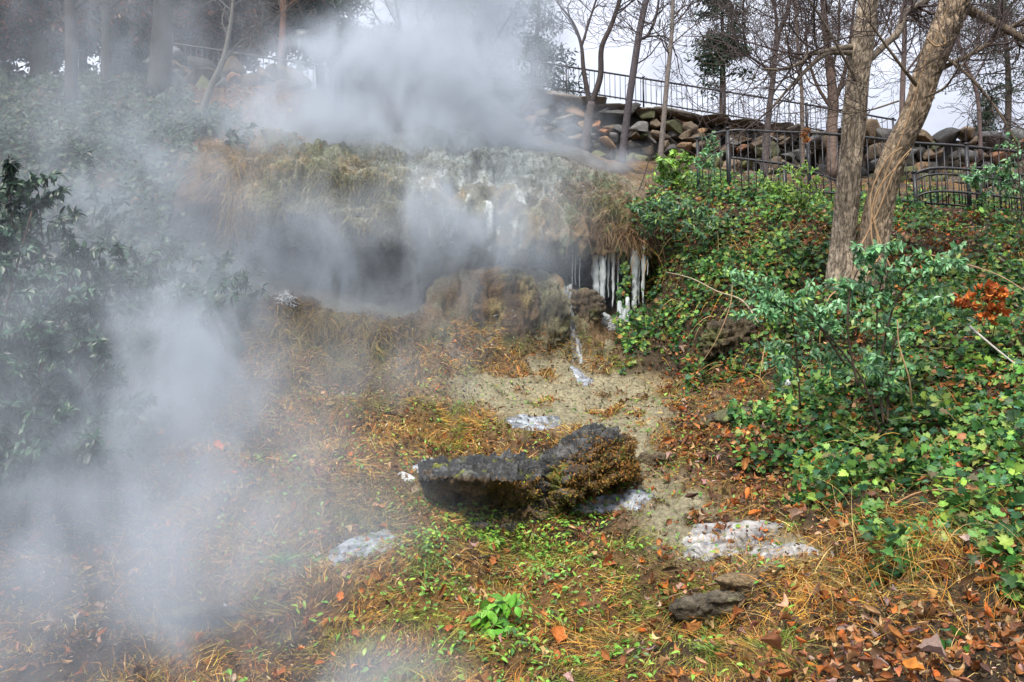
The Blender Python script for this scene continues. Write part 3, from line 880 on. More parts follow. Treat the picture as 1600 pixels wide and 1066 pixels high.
# ------------------------------------------------------------------ frosty sheets of frozen run-off, draped on the ground
def sheet(name, poly, label, colr=(.255, .28, .315), lift=.03, cat='ice sheet', group=None, n=84, rag=9, seed=0):
    poly = np.array(poly, float)
    x0, y0 = poly.min(0); x1, y1 = poly.max(0)
    xs = np.linspace(x0 - 4, x1 + 4, n); ys = np.linspace(y0 - 3, y1 + 3, max(18, n // 2))
    XX, YY = np.meshgrid(xs, ys)
    wv = np.stack([XX / 26, YY / 13, np.full_like(XX, seed)], -1)
    jx = XX + (fbm(wv, 301 + seed, 3) - .5) * rag * 4; jy = YY + (fbm(wv + 9, 302 + seed, 3) - .5) * rag * 1.5
    ins = inpoly(jx, jy, [tuple(p) for p in poly]).astype(float)
    ins = smooth_ax(smooth_ax(ins, 5, 0), 9, 1)
    fw = np.stack([XX / 9, YY / 3.2, np.full_like(XX, seed + 3.)], -1)
    ins = ins + (fbm(fw, 341 + seed, 4, .6) - .5) * 1.5 * (1 - .55 * sm(ins, .75, 1.0))
    wv2 = np.stack([XX / 14, YY / 5, np.full_like(XX, seed + 5.)], -1)
    bare = sm(fbm(wv2, 311 + seed, 4), .58, .76)
    V = np.zeros(XX.shape + (3,)); okm = np.zeros(XX.shape, bool)
    for i in range(XX.shape[0]):
        for j in range(XX.shape[1]):
            r = hit(XX[i, j], YY[i, j])
            if r is None: continue
            V[i, j] = r[0] + UPZ * (lift * (sm(ins[i, j], .4, .9) - .25 - .45 * bare[i, j])); okm[i, j] = ins[i, j] > .42
    V = np.where(okm[..., None], V, V)
    V[..., 2] = np.where(okm, smooth_ax(smooth_ax(V, 1, 0), 1, 1)[..., 2], V[..., 2])
    f = okm[:-1, :-1] & okm[1:, :-1] & okm[:-1, 1:] & okm[1:, 1:]
    id_ = np.arange(XX.size).reshape(XX.shape)
    q = np.stack([id_[:-1, :-1], id_[1:, :-1], id_[1:, 1:], id_[:-1, 1:]], -1)[f]
    u, inv = np.unique(q, return_inverse=True)
    cv = np.array(colr) * (.3 + 1.3 * fbm(V * np.array([7, 34, 34]), 321 + seed, 4, .65)[..., None]) * (1 - .55 * sm(fbm(V * np.array([4, 16, 16]), 331 + seed, 4), .52, .64)[..., None])
    cv = cv.reshape(-1, 3)[u]; vv = V.reshape(-1, 3)[u]
    m = len(u); inv = inv.reshape(-1, 4)
    Vall = np.vstack([vv, vv - UPZ * .05])
    # rim faces
    ed = np.concatenate([inv[:, [0, 1]], inv[:, [1, 2]], inv[:, [2, 3]], inv[:, [3, 0]]])
    key = {}
    for a_, b_ in ed.tolist(): key[(a_, b_)] = 1
    rim = [(a_, b_, b_ + m, a_ + m) for (a_, b_) in key if (b_, a_) not in key]
    me = mesh_np(name, Vall, [inv, np.array(rim), inv[:, ::-1] + m], np.vstack([cv, cv * .6]))
    o = link(name, me, M_frost)
    return tag(o, label, cat, group)


GI = 'pale frozen run-off on the slope'
sheet('ice_sheet', [(500, 868), (540, 850), (590, 828), (606, 824), (612, 842), (640, 852), (600, 866), (545, 878), (505, 886)], 'pale bluish ice sheet with a pointed top left of the boulder', group=GI, seed=1)
sheet('ice_sheet', [(862, 808), (895, 788), (950, 772), (1010, 768), (1036, 777), (1005, 792), (950, 804), (905, 806)], 'pale ice sheet sloping just below the mossy boulder', group=GI, seed=2)
sheet('ice_sheet', [(1060, 845), (1090, 822), (1140, 816), (1215, 816), (1222, 832), (1190, 845), (1260, 852), (1290, 866), (1200, 878), (1150, 868), (1100, 880), (1068, 868)], 'broad patchy white ice sheet streaked with grass, nearest on the right', (.275, .27, .265), .026, group=GI, seed=3, n=110)
sheet('ice_sheet', [(785, 660), (810, 650), (860, 650), (888, 658), (868, 672), (815, 672)], 'small white ice sheet behind the mossy boulder', group=GI, seed=4)
sheet('ice_sheet', [(636, 728), (655, 720), (700, 720), (702, 728), (680, 736), (650, 738)], 'thin white ice sheet touching the left end of the boulder', group=GI, seed=5)
sheet('ice_sheet', [(885, 575), (905, 572), (925, 588), (935, 600), (915, 604), (900, 592)], 'small pale ice sheet at the foot of the frozen trickle', group=GI, seed=6, n=44)
sheet('frozen_trickle', [(878, 428), (902, 424), (905, 470), (898, 500), (905, 530), (912, 572), (888, 572), (890, 520), (884, 480)], 'frosty white trickle frozen down the rock left of the icicles', (.30, .32, .33), .03, 'frozen trickle', seed=7, n=44, rag=5)
sheet('frozen_trickle', [(936, 485), (948, 490), (962, 508), (985, 512), (975, 520), (950, 516), (938, 500)], 'white frozen pool under the longest icicles', (.34, .37, .38), .035, 'frozen trickle', seed=8, n=44, rag=4)
sheet('ice_sheet', [(612, 742), (650, 738), (655, 752), (620, 756)], 'dim grey ice sheet in the grass further left of the boulder', (.4, .42, .42), group=GI, seed=9, n=20)
sheet('ice_sheet', [(330, 948), (352, 944), (370, 952), (345, 958)], 'tiny pale ice sheet on the dim stone in the steam', (.5, .52, .55), group=GI, seed=10, n=18)

# ------------------------------------------------------------------ ICICLES
def icicle(px, y0, y1, w0, w1, label, d=12.06, up=16):
    """hangs from the lip; w in photo pixels"""
    k = d / F
    n = 26
    t = np.linspace(0, 1, n)
    base = at(px, y0 - up, d); tip = at(px + rng.uniform(-1, 1), y1, d)
    pts = base[None] * (1 - t)[:, None] + tip[None] * t[:, None]
    w0 *= 1.08; w1 *= 1.3
    pts[:, 0] += (fbm(np.stack([t * 3, t * 0, np.full(n, px)], -1), 5, 2) - .5) * .02
    rad = (w0 * (1 - t ** 1.3) + w1 * .8 * t ** 1.3) * .5 * k
    rad *= 1 + .6 * (fbm(np.stack([t * 9, np.full(n, px * .37), t * 0], -1), 8, 2) - .5)
    rad[-3:] *= np.array([.85, .6, .18])
    a = Acc(); a.tube(pts, rad, 14, (1, 1, 1))
    V = a.V[0]
    a.V[0] = V + ((fbm(V * np.array([60, 60, 14]), 15, 2) - .5)[:, None]) * np.array([w0 * k * .45, w0 * k * .45, 0])
    o = a.build('icicle', M_ice)
    return tag(o, label, 'icicle', 'icicles hanging from the ledge lip')


icicle(894.5, 403, 447, 3.2, 1.4, 'leftmost short thin icicle above the frozen trickle')
icicle(899, 405, 446, 2.4, 1.2, 'short hair-thin icicle between two others above the trickle')
icicle(905, 403, 452, 2.6, 1.0, 'thin icicle at the right of the three above the trickle')
icicle(931, 402, 481, 13, 9, 'broad straight blunt icicle at the left of the main cluster')
icicle(941.5, 406, 487, 11, 6, 'long icicle beside the broad straight one, merging with frozen pool', 12.0)
icicle(951, 403, 466, 4.5, 1.2, 'narrow pointed icicle hanging between two thicker ones', 12.1)
icicle(958, 401, 483, 6.5, 1.5, 'medium tapering icicle left of the ivy strand')
icicle(966, 402, 461, 3.0, 1.4, 'thin straight icicle just left of the ivy strand', 12.1)
icicle(991, 402, 490, 13, 6, 'thick tapering icicle right of the ivy strand')
icicle(998, 404, 478, 3.2, 1.5, 'thin icicle stuck to the right side of a thick one', 12.1)
icicle(1005.5, 400, 478, 8, 1.4, 'sharp spike-shaped icicle near the right end of the row')
icicle(1012, 401, 432, 2.4, 1.0, 'last short thin icicle at the right end of the row')
# ice stump standing on the floor of the hollow
a = Acc()
for (x, y0, y1, wa, wb) in ((968, 470, 512, 6, 11), (975, 478, 514, 7, 12), (981, 464, 511, 6, 9)):
    t = np.linspace(0, 1, 16)
    p0, p1 = at(x, y0, 11.75), at(x, y1 + 4, 11.75)
    rr = (wa * (1 - t) + wb * t) * .5 * 11.95 / F; rr[0] *= .55
    a.tube(p0[None] * (1 - t)[:, None] + p1[None] * t[:, None], rr, 16)
V = np.vstack(a.V); a.V = [V + ((fbm(V * np.array([40, 40, 9]), 18, 3) - .5)[:, None]) * np.array([.07, .07, .02])]
tag(a.build('ice_stump', M_ice), 'wide upright stump of ice under the ivy strand', 'ice stump')
# ivy strand hanging among the icicles
st = empty('ivy_strand', at(976, 398, 12.0), 'single ivy strand hanging down among the icicles', 'ivy strand')
a = Acc()
path = [at(975, 390, 12.05), at(978, 430, 11.95), at(974, 465, 11.95), at(973, 492, 11.9)]
a.tube(path, [.008, .007, .006, .004], 5, (.14, .10, .06), smooth=5); a.build('stem', M_twig, st)
pp, _ = resample(np.array(path), np.ones(4), 22)
pp = np.repeat(pp, 2, 0) + rng.normal(0, .035, (len(pp) * 2, 3))
place_many('leaves', T_IVY, pp, basis(np.array([0, -.9, .3]) + rng.normal(0, .35, (len(pp), 3))), rng.uniform(.05, .08, len(pp)), palette(len(pp), IVYC, IVYW), M_ivy, st)

# ------------------------------------------------------------------ RETAINING WALLS of rough boulders
def ico(sub=2):
    import bmesh
    bm = bmesh.new(); bmesh.ops.create_icosphere(bm, subdivisions=sub, radius=1)
    v = np.array([x.co[:] for x in bm.verts]); f = np.array([[q.index for q in x.verts] for x in bm.faces]); bm.free()
    return v, f


ICV, ICF = ico(3)


def rough_stone(ac, c, sx, sy, sz, colr, r, tw=.5):
    """an angular stone: a sphere cut by random planes"""
    v = ICV.copy()
    for _ in range(13):
        nrm = r.normal(size=3); nrm /= np.linalg.norm(nrm)
        h_ = r.uniform(.30, .66); dd = v @ nrm - h_
        v = v - np.where(dd > 0, dd, 0)[:, None] * nrm
    v = v * 1.45 * (1 + (fbm(ICV * 3 + r.uniform(0, 90), 3, 3) - .5)[:, None] * .22)
    ang = r.uniform(-tw, tw) - (.09 if tw < .2 else 0); ca, sa = math.cos(ang), math.sin(ang)
    v = v * (sx, sy, sz)
    v = np.column_stack([v[:, 0] * ca - v[:, 2] * sa, v[:, 1], v[:, 0] * sa + v[:, 2] * ca])
    cc = np.array(colr) * (.8 + .4 * fbm(v * 4 + r.uniform(0, 50), 7, 3)[:, None])
    ac.add(v + c, None, ICF, cc)


STC = [(.10, .10, .10), (.05, .048, .045), (.17, .125, .08), (.28, .17, .085), (.33, .15, .065), (.17, .17, .17), (.14, .10, .06), (.09, .10, .035)]


def wall(name, label, line, cop, seed, size=.42):
    """line: (px, foot row, top row, depth) points along the wall"""
    r = np.random.default_rng(seed)
    ln = np.array(line, float)
    xs = np.linspace(ln[0, 0], ln[-1, 0], 160)
    ft = at(xs, np.interp(xs, ln[:, 0], ln[:, 1]), np.interp(xs, ln[:, 0], ln[:, 3]))
    tp = at(xs, np.interp(xs, ln[:, 0], ln[:, 2]), np.interp(xs, ln[:, 0], ln[:, 3]) + .5)
    root = empty(name, ft[len(ft) // 2], label, 'wall')
    # dark core behind the stones
    core = Acc()
    back = tp + np.array([0, .9, -.05]); fb = ft + np.array([0, .45, -.6]); tf_ = tp + np.array([0, .22, -.05])
    V = np.stack([fb, tf_, back, back - np.array([0, 0, 4.0])], 1); m = 4
    i = np.arange(len(xs) - 1)[:, None] * m; j = np.arange(3)[None]
    q = np.stack([i + j, i + j + 1, i + m + j + 1, i + m + j], -1).reshape(-1, 4)
    core.add(V.reshape(-1, 3), q, None, (.05, .045, .04)); core.build('core', M_stone, root)
    st = Acc()
    L_ = np.concatenate([[0], np.cumsum(np.linalg.norm(np.diff(ft, axis=0), axis=1))])
    s = 0.
    rows = 0
    hmax = (tp[:, 2] - ft[:, 2]).max()
    zz = -.2
    while zz < hmax:
        s = r.uniform(0, .4)
        step = size * r.uniform(.75, 1.1)
        while s < L_[-1]:
            sw = size * r.uniform(.55, 1.5)
            k = np.array([np.interp(s, L_, ft[:, a_]) for a_ in range(3)]); kt = np.array([np.interp(s, L_, tp[:, a_]) for a_ in range(3)])
            hh = kt[2] - k[2]
            z = zz + r.uniform(-.12, .12)
            if z < hh - .22:
                f = z / hh
                p = k * (1 - f) + kt * f + np.array([0, r.uniform(.0, .22), 0])
                mossy = (z < .5) and r.random() < .5
                cc = (.13, .14, .04) if mossy else STC[r.choice(8, p=[.15, .13, .21, .15, .06, .12, .13, .05])]
                rough_stone(st, p, sw * .68, size * .55, step * r.uniform(.36, .60), (np.array(cc) * .75 + .03) * r.uniform(.75, 1.2), r)
            s += sw * 1.02
        zz += step
    st.build('stone_face', M_stone, root, smooth=False)
    if cop:
        s = .1; cp = Acc()
        while s < L_[-1] - .5:
            lw = r.uniform(.7, 1.5)
            a0 = np.array([np.interp(s, L_, tp[:, a_]) for a_ in range(3)]); a1 = np.array([np.interp(s + lw, L_, tp[:, a_]) for a_ in range(3)])
            if cop == 'slab':
                rough_stone(cp, (a0 + a1) / 2 + np.array([0, .12, -.14 + r.uniform(-.04, .04)]), lw * .62, .5, r.uniform(.11, .17), np.array((.13, .115, .10)) * r.uniform(.6, 1.3), r, .12)
            else:
                rough_stone(cp, a0 + np.array([0, .15, r.uniform(-.1, .12)]), r.uniform(.3, .6), .4, r.uniform(.2, .34), np.array(STC[r.choice([0, 1, 2, 5])]) * r.uniform(.8, 1.2), r)
            s += lw * .8 if cop == 'slab' else lw * .6
        cp.build('coping', M_stone, root, smooth=False)
    return root


wall('boulder_wall', 'long rough boulder retaining wall with a flat coping under the upper railing', [(540, 225, 128, 24), (870, 262, 143, 24), (1000, 268, 163, 24), (1150, 275, 187, 24), (1290, 280, 207, 24)], 'slab', 3, .36)
wall('stacked_boulder_wall', 'lower run of loosely stacked mossy boulders behind the black railing', [(1285, 285, 214, 22.5), (1420, 290, 212, 22.5), (1600, 300, 214, 22.5), (1780, 300, 222, 22.5)], 'loose', 4, .46)
wall('mossy_stone_wall', 'low rubble wall half hidden by steam at upper left', [(235, 140, 102, 20.5), (330, 148, 104, 20.5), (420, 165, 118, 20.5), (505, 175, 135, 20.5)], 'loose', 5, .42)

# ------------------------------------------------------------------ RAILINGS
IRON = (.022, .023, .028)


def railing(name, label, top, drop_px, spacing, posts, bot=None, mid=None, rr=.022, bar=.009, group=None, colr=IRON):
    """top: list of (px,py,d) of the top rail; drop_px: bottom of the bars below it, in metres"""
    T = np.array([at(*p) for p in top])
    L_ = np.concatenate([[0], np.cumsum(np.linalg.norm(np.diff(T, axis=0), axis=1))])
    pt = lambda s: np.array([np.interp(s, L_, T[:, k]) for k in range(3)])
    root = empty(name, T[0] - UPZ * drop_px, label, 'railing', group)
    a = Acc(); a.tube(T, rr, 8, colr, smooth=4); a.build('top_rail', M_iron, root)
    if bot is not None:
        a = Acc(); a.tube(T - UPZ * bot, rr * .8, 6, colr, smooth=4); a.build('bottom_rail', M_iron, root)
    if mid is not None:
        a = Acc(); a.tube(T - UPZ * mid, rr * .7, 6, colr, smooth=4); a.build('middle_rail', M_iron, root)
    a = Acc(); a.tube([(0, 0, 0), (0, 0, -drop_px * .5), (0, 0, -drop_px)], bar, 6, colr)
    b0 = a.build('baluster', M_iron, root); first = True
    s = spacing
    while s < L_[-1] - spacing * .5:
        o = b0
        if not first:
            o = b0.copy(); C.objects.link(o); o.parent = root
        first = False
        o.matrix_parent_inverse = root.matrix_basis.inverted()
        o.location = Vector(pt(s)); s += spacing
    a = Acc(); a.box((0, 0, -drop_px / 2 - .05), (.048), .048, drop_px + .16, colr); a.box((0, 0, .04), .075, .075, .03, colr)
    p0 = a.build('post', M_iron, root, smooth=False)
    for i, ps in enumerate(posts):
        o = p0 if i == 0 else p0.copy()
        if i: C.objects.link(o); o.parent = root
        o.matrix_parent_inverse = root.matrix_basis.inverted()
        k = np.interp(ps, [p[0] for p in top], L_)
        o.location = Vector(pt(k))
    return root


railing('upper_railing', 'thin black railing along the coping of the long boulder wall', [(760, 84, 24.6), (885, 104, 24.6), (1000, 122, 24.6), (1150, 146, 24.6), (1300, 170, 24.6), (1400, 188, 24.6)], .80, .16, [765, 885, 1005, 1130, 1260, 1395], bot=.74, rr=.03, bar=.011)
railing('front_railing', 'black iron railing at the top of the ivy bank passing behind the two trunks', [(1088, 220, 13.9), (1137, 204.5, 13.4), (1210, 206, 13.35), (1315, 211, 13.3), (1425, 223, 13.2), (1500, 228, 13.1), (1600, 238, 13.0), (1720, 250, 12.9)], 1.08, .122, [1090, 1137, 1262, 1390, 1510, 1640], bot=1.0, rr=.024, bar=.0085)
railing('stair_railing', 'lower black handrail sloping down to the right behind the front railing', [(1138, 246, 15.4), (1190, 252, 15.3), (1240, 260, 15.2), (1310, 283, 15.1), (1345, 296, 15.0)], .8, .12, [1140, 1225, 1340], rr=.026, bar=.0085)
railing('curved_railing', 'low black railing with a curved end at the right edge of the bank', [(1427, 274, 12.9), (1440, 267, 12.85), (1460, 263, 12.8), (1500, 264, 12.75), (1560, 270, 12.65), (1640, 278, 12.55), (1740, 288, 12.4)], .58, .085, [1429, 1530, 1640], bot=.38, mid=.10, rr=.024, bar=.0085)
railing('terrace_railing', 'faint black railing above the rubble wall in the steam', [(255, 66, 21.3), (330, 77, 21.3), (400, 88, 21.3), (470, 98, 21.3), (540, 108, 21.3)], .9, .15, [260, 350, 440, 535], bot=.8, rr=.03, bar=.012)

# sign on a post and lamp beyond the left terrace
sg_ = empty('notice_sign', at(466, 112, 21.6), 'small dark notice board on a post behind the terrace railing', 'sign')
a = Acc(); a.tube([at(464, 122, 21.6), at(467, 80, 21.6), at(469, 50, 21.6)], .035, 8, (.03, .03, .032)); a.build('post', M_iron, sg_)
a = Acc(); a.box(at(471, 53, 21.58), .30, .05, .22, (.045, .05, .05)); a.build('sign_panel', M_iron, sg_, smooth=False)
a = Acc(); a.box(at(471, 53, 21.545), .24, .012, .16, (.12, .13, .12)); a.build('notice_sheet', M_iron, sg_, smooth=False)

# ------------------------------------------------------------------ TREES
def grow(acc, p, d, Ln, r, lvl, rg, colr, up=.08, wob=.22, sides=4, spread=.9, tips=None, rmin=.0025):
    n = 5
    pts = [np.array(p)]; d = np.array(d, float); d /= np.linalg.norm(d) + 1e-9
    dirs = [d]
    for i in range(n):
        d = d + rg.normal(0, wob, 3) + UPZ * up
        d /= np.linalg.norm(d)
        pts.append(pts[-1] + d * Ln / n); dirs.append(d)
    rad = np.linspace(r, max(r * .45, rmin), n + 1)
    acc.tube(pts, rad, max(3, sides), colr, cap=False)
    if tips is not None: tips.append(pts[-1])
    if lvl <= 0: return
    for i in range(1, n + 1):
        k = 1 if (i < n or lvl < 2) else 2
        for _ in range(k):
            if rg.random() < .82:
                sd_ = rg.normal(size=3); sd_ -= (sd_ @ dirs[i]) * dirs[i]; sd_ /= np.linalg.norm(sd_)
                nd = dirs[i] * rg.uniform(.5, 1.0) + sd_ * spread * rg.uniform(.6, 1.1)
                grow(acc, pts[i], nd, Ln * rg.uniform(.45, .72), max(rad[i] * .6, rmin), lvl - 1, rg, colr, up, wob, 3, spread, tips, rmin)


def px_path(pts):
    """(px,py,d,width_px) -> world points and radii"""
    p = np.array(pts, float)
    return at(p[:, 0], p[:, 1], p[:, 2]), p[:, 3] * .5 * p[:, 2] / F


def bare_tree(name, label, trunk, limbs, seed, colr, twig=None, lvl=2, tl=.9, ntw=7, group=None, sides=12, bark=None, rmin=.003, top=True, mat=None):
    rg = np.random.default_rng(seed)
    P, rd = px_path(trunk)
    if bark: rd = rd * .9
    P[0] = P[0] - UPZ * .25
    root = empty(name, P[0], label, 'tree', group)
    a = Acc(); a.tube(P, rd, sides, colr, smooth=26 if bark else 6, fn=bark)
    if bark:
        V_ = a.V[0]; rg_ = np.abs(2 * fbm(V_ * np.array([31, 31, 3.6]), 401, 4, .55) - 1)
        k_ = .42 + .85 * sm(rg_, .02, .26)  # bark darker along the furrows, partly shade painted into the colour
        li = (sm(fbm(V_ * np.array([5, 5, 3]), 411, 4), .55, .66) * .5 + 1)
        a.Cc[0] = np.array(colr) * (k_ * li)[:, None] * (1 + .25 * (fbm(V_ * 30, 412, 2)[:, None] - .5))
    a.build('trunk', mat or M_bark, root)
    tw = Acc(); tcol = twig if twig is not None else colr
    ends = []
    if top: ends.append((P, rd, ntw))
    for lb in limbs:
        Q, q = px_path(lb)
        a = Acc(); a.tube(Q, q, 8, np.array(colr) * .62, smooth=6); a.build('limb', mat or M_bark, root)
        ends.append((Q, q, ntw))
    for (Q, q, nt_) in ends:
        Qs, qs = resample(Q, q, 8)
        Lq = np.linalg.norm(np.diff(Qs, axis=0), axis=1).sum()
        for k in range(nt_):
            f = rg.uniform(.35, 1)
            i = min(int(f * (len(Qs) - 1)), len(Qs) - 2)
            dr = Qs[i + 1] - Qs[i]; dr /= np.linalg.norm(dr) + 1e-9
            sd_ = rg.normal(size=3); sd_ -= (sd_ @ dr) * dr; sd_ /= np.linalg.norm(sd_)
            grow(tw, Qs[i], dr * .7 + sd_ * .8, tl * rg.uniform(.6, 1.2), min(qs[i] * .5, .02), lvl, rg, tcol, rmin=rmin)
        dr = Qs[-1] - Qs[-2]; dr /= np.linalg.norm(dr) + 1e-9
        grow(tw, Qs[-1], dr, tl * 1.2, qs[-1] * .9, lvl, rg, tcol, rmin=rmin)
    if tw.n: tw.build('crown', M_twig, root)
    return root


def furrow(k=1.0, amp=.03):
    def f(V):
        q = V * np.array([13 * k, 13 * k, 1.5 * k])
        ridg = np.abs(2 * fbm(q, 401, 4, .55) - 1)
        return (sm(ridg, .0, .2) - .6) * amp * 1.7 + (fbm(V * 3, 405, 2) - .5) * .03
    return f


BK = (.27, .225, .175)
hb = hit(1306, 452)[0]; d1 = float(pix(hb[None])[2][0])
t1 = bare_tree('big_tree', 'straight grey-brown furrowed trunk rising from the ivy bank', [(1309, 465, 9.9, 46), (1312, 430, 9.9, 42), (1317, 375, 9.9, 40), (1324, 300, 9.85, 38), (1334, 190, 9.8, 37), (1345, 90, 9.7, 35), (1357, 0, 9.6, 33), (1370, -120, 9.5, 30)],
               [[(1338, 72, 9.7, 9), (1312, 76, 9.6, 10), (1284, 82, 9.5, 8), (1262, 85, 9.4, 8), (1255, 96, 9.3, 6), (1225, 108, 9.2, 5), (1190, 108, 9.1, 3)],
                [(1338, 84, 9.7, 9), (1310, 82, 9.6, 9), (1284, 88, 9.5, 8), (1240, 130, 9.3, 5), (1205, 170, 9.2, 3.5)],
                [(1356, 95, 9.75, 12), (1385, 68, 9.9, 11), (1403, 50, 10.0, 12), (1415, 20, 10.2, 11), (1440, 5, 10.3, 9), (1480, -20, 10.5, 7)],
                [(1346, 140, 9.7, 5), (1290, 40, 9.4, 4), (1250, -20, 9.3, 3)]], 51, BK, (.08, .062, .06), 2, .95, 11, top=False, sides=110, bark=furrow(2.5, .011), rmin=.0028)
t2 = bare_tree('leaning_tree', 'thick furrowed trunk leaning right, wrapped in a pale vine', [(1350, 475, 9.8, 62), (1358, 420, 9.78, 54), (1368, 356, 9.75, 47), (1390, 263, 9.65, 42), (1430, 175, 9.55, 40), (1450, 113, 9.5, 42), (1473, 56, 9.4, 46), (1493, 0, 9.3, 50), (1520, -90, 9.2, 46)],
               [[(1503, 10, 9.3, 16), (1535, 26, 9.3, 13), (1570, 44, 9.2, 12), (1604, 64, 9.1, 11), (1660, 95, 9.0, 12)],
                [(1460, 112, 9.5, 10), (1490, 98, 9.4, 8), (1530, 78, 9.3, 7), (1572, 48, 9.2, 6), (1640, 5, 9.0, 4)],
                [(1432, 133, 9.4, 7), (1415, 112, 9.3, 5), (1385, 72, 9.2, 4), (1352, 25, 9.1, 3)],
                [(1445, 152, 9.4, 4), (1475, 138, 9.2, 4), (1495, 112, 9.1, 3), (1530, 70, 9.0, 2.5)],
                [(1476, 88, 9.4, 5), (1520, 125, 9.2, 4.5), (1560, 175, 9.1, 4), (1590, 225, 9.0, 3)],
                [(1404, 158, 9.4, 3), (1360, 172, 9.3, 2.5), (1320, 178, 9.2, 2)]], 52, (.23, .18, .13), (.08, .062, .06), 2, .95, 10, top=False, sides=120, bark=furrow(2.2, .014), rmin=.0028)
# the vine on the leaning trunk
vn_ = Acc()
for k, pts in enumerate([[(1392, 420, 9.35), (1376, 380, 9.35), (1366, 330, 9.4), (1385, 270, 9.4), (1408, 215, 9.3), (1426, 160, 9.3), (1448, 90, 9.2), (1478, 20, 9.1), (1484, -20, 9.0)],
                         [(1362, 430, 9.3), (1372, 380, 9.3), (1360, 310, 9.3), (1385, 250, 9.25), (1410, 230, 9.2)],
                         [(1340, 395, 9.35), (1372, 330, 9.3), (1400, 262, 9.2), (1424, 232, 9.2)],
                         [(1384, 420, 9.3), (1362, 372, 9.3), (1370, 300, 9.3), (1420, 240, 9.2)],
                         [(1448, 60, 9.1), (1462, 72, 9.1), (1478, 66, 9.1), (1470, 55, 9.1)]]):
    W = np.array([at(*p) for p in pts])
    vn_.tube(W, np.linspace(.011, .006, len(W)), 6, (.36, .24, .14), smooth=8)
tag(vn_.build('trunk_vine', M_twig), 'pale tan vine stems climbing the leaning trunk', 'vine')

DK = (.10, .085, .085)
G1 = 'slender bare trees in front of the boulder wall'
bare_tree('bare_tree', 'forked grey tree nearest the steam, its right stem bent in a curve', [(908, 262, 19, 17.4), (918, 200, 19, 13.9), (924, 160, 19, 12.2)],
          [[(922, 165, 19, 8.7), (912, 110, 19, 7.0), (908, 70, 19, 5.2), (895, 35, 19, 4.1), (872, 5, 19, 2.9), (850, -30, 19, 1.7)], [(924, 162, 19, 9.9), (938, 120, 19, 9.3), (940, 75, 19, 8.1), (955, 40, 19, 7.0), (970, -5, 19, 6.4), (985, -60, 19, 4.6)], [(908, 75, 19, 4.1), (925, 20, 19, 3.5), (938, -20, 19, 2.3)]], 61, DK, (.07, .06, .065), 2, 1.5, 6, G1, rmin=.005, top=False)
bare_tree('bare_tree', 'dark upright tree in the middle of the slender trio at the wall', [(968, 262, 18.5, 12.8), (980, 180, 18.5, 11.0), (990, 110, 18.5, 11.0), (1000, 45, 18.5, 10.4), (1012, -10, 18.5, 8.7), (1030, -90, 18.5, 5.8)],
          [[(998, 62, 18.5, 5.2), (1012, 55, 18.5, 4.6), (1025, 25, 18.5, 4.1), (1032, -20, 18.5, 2.9)], [(996, 60, 18.5, 2.9), (1040, 58, 18.5, 2.3), (1058, 90, 18.5, 1.7)]], 62, (.09, .08, .09), (.07, .06, .065), 2, 1.5, 7, G1, rmin=.005)
bare_tree('bare_tree', 'pale-footed slender tree at the right of the trio beside a green bush', [(1027, 275, 17.5, 9.9), (1036, 200, 17.5, 8.1), (1042, 130, 17.5, 7.5), (1049, 60, 17.5, 6.4), (1052, -10, 17.5, 5.8), (1055, -80, 17.5, 4.1)],
          [[(1044, 70, 17.5, 2.3), (1030, 60, 17.5, 2.0), (1000, 52, 17.5, 1.7)], [(1048, 70, 17.5, 2.3), (1085, 40, 17.5, 1.7), (1120, 20, 17.5, 1.4)]], 63, (.17, .15, .14), (.08, .065, .065), 2, 1.3, 7, G1, rmin=.005)
G2 = 'bare trees behind the front railing'
bare_tree('bare_tree', 'thin dark tree rising behind the left end of the front railing', [(1193, 262, 16, 11.2), (1200, 190, 16, 9.6), (1208, 120, 16, 8.8), (1214, 60, 16, 8.0), (1230, 20, 16, 7.2), (1240, -40, 16, 5.6)],
          [[(1214, 60, 16, 5.6), (1212, 20, 16, 4.8), (1200, -30, 16, 4.0)], [(1206, 110, 16, 4.0), (1170, 85, 16, 3.2), (1160, 40, 16, 2.4)], [(1205, 150, 16, 3.2), (1240, 100, 16, 2.8), (1262, 50, 16, 2.4)]], 64, (.085, .07, .07), (.07, .06, .06), 2, 1.2, 8, G2, rmin=.0045)
bare_tree('bare_tree', 'very thin straight pale stem between the dark tree and the many-stemmed one', [(1254, 255, 15.5, 6.4), (1253, 150, 15.5, 5.6), (1246, 60, 15.5, 4.8), (1243, -30, 15.5, 3.2)], [[(1253, 130, 15.5, 3.2), (1232, 70, 15.5, 2.4), (1222, 10, 15.5, 1.6)]], 65, (.15, .115, .095), (.09, .07, .065), 2, 1.0, 7, G2, rmin=.0045)
bare_tree('many_stemmed_tree', 'broad many-stemmed bare tree on the terrace behind the wall', [(1301, 262, 20, 17.7), (1300, 200, 20, 16.3), (1302, 160, 20, 16.3), (1295, 90, 20, 12.2), (1288, 30, 20, 9.5), (1285, -40, 20, 6.8)],
          [[(1302, 165, 20, 8.2), (1318, 120, 20, 6.8), (1328, 70, 20, 5.4), (1334, 10, 20, 4.1)], [(1299, 170, 20, 6.1), (1275, 130, 20, 4.8), (1262, 80, 20, 3.4), (1258, 20, 20, 2.7)], [(1304, 150, 20, 6.1), (1345, 100, 20, 4.1), (1375, 60, 20, 2.7), (1395, 10, 20, 2.0)], [(1298, 120, 20, 4.8), (1310, 60, 20, 3.4), (1312, 0, 20, 2.7)]], 66, (.17, .125, .105), (.10, .075, .07), 3, 1.3, 6, G2, rmin=.005)
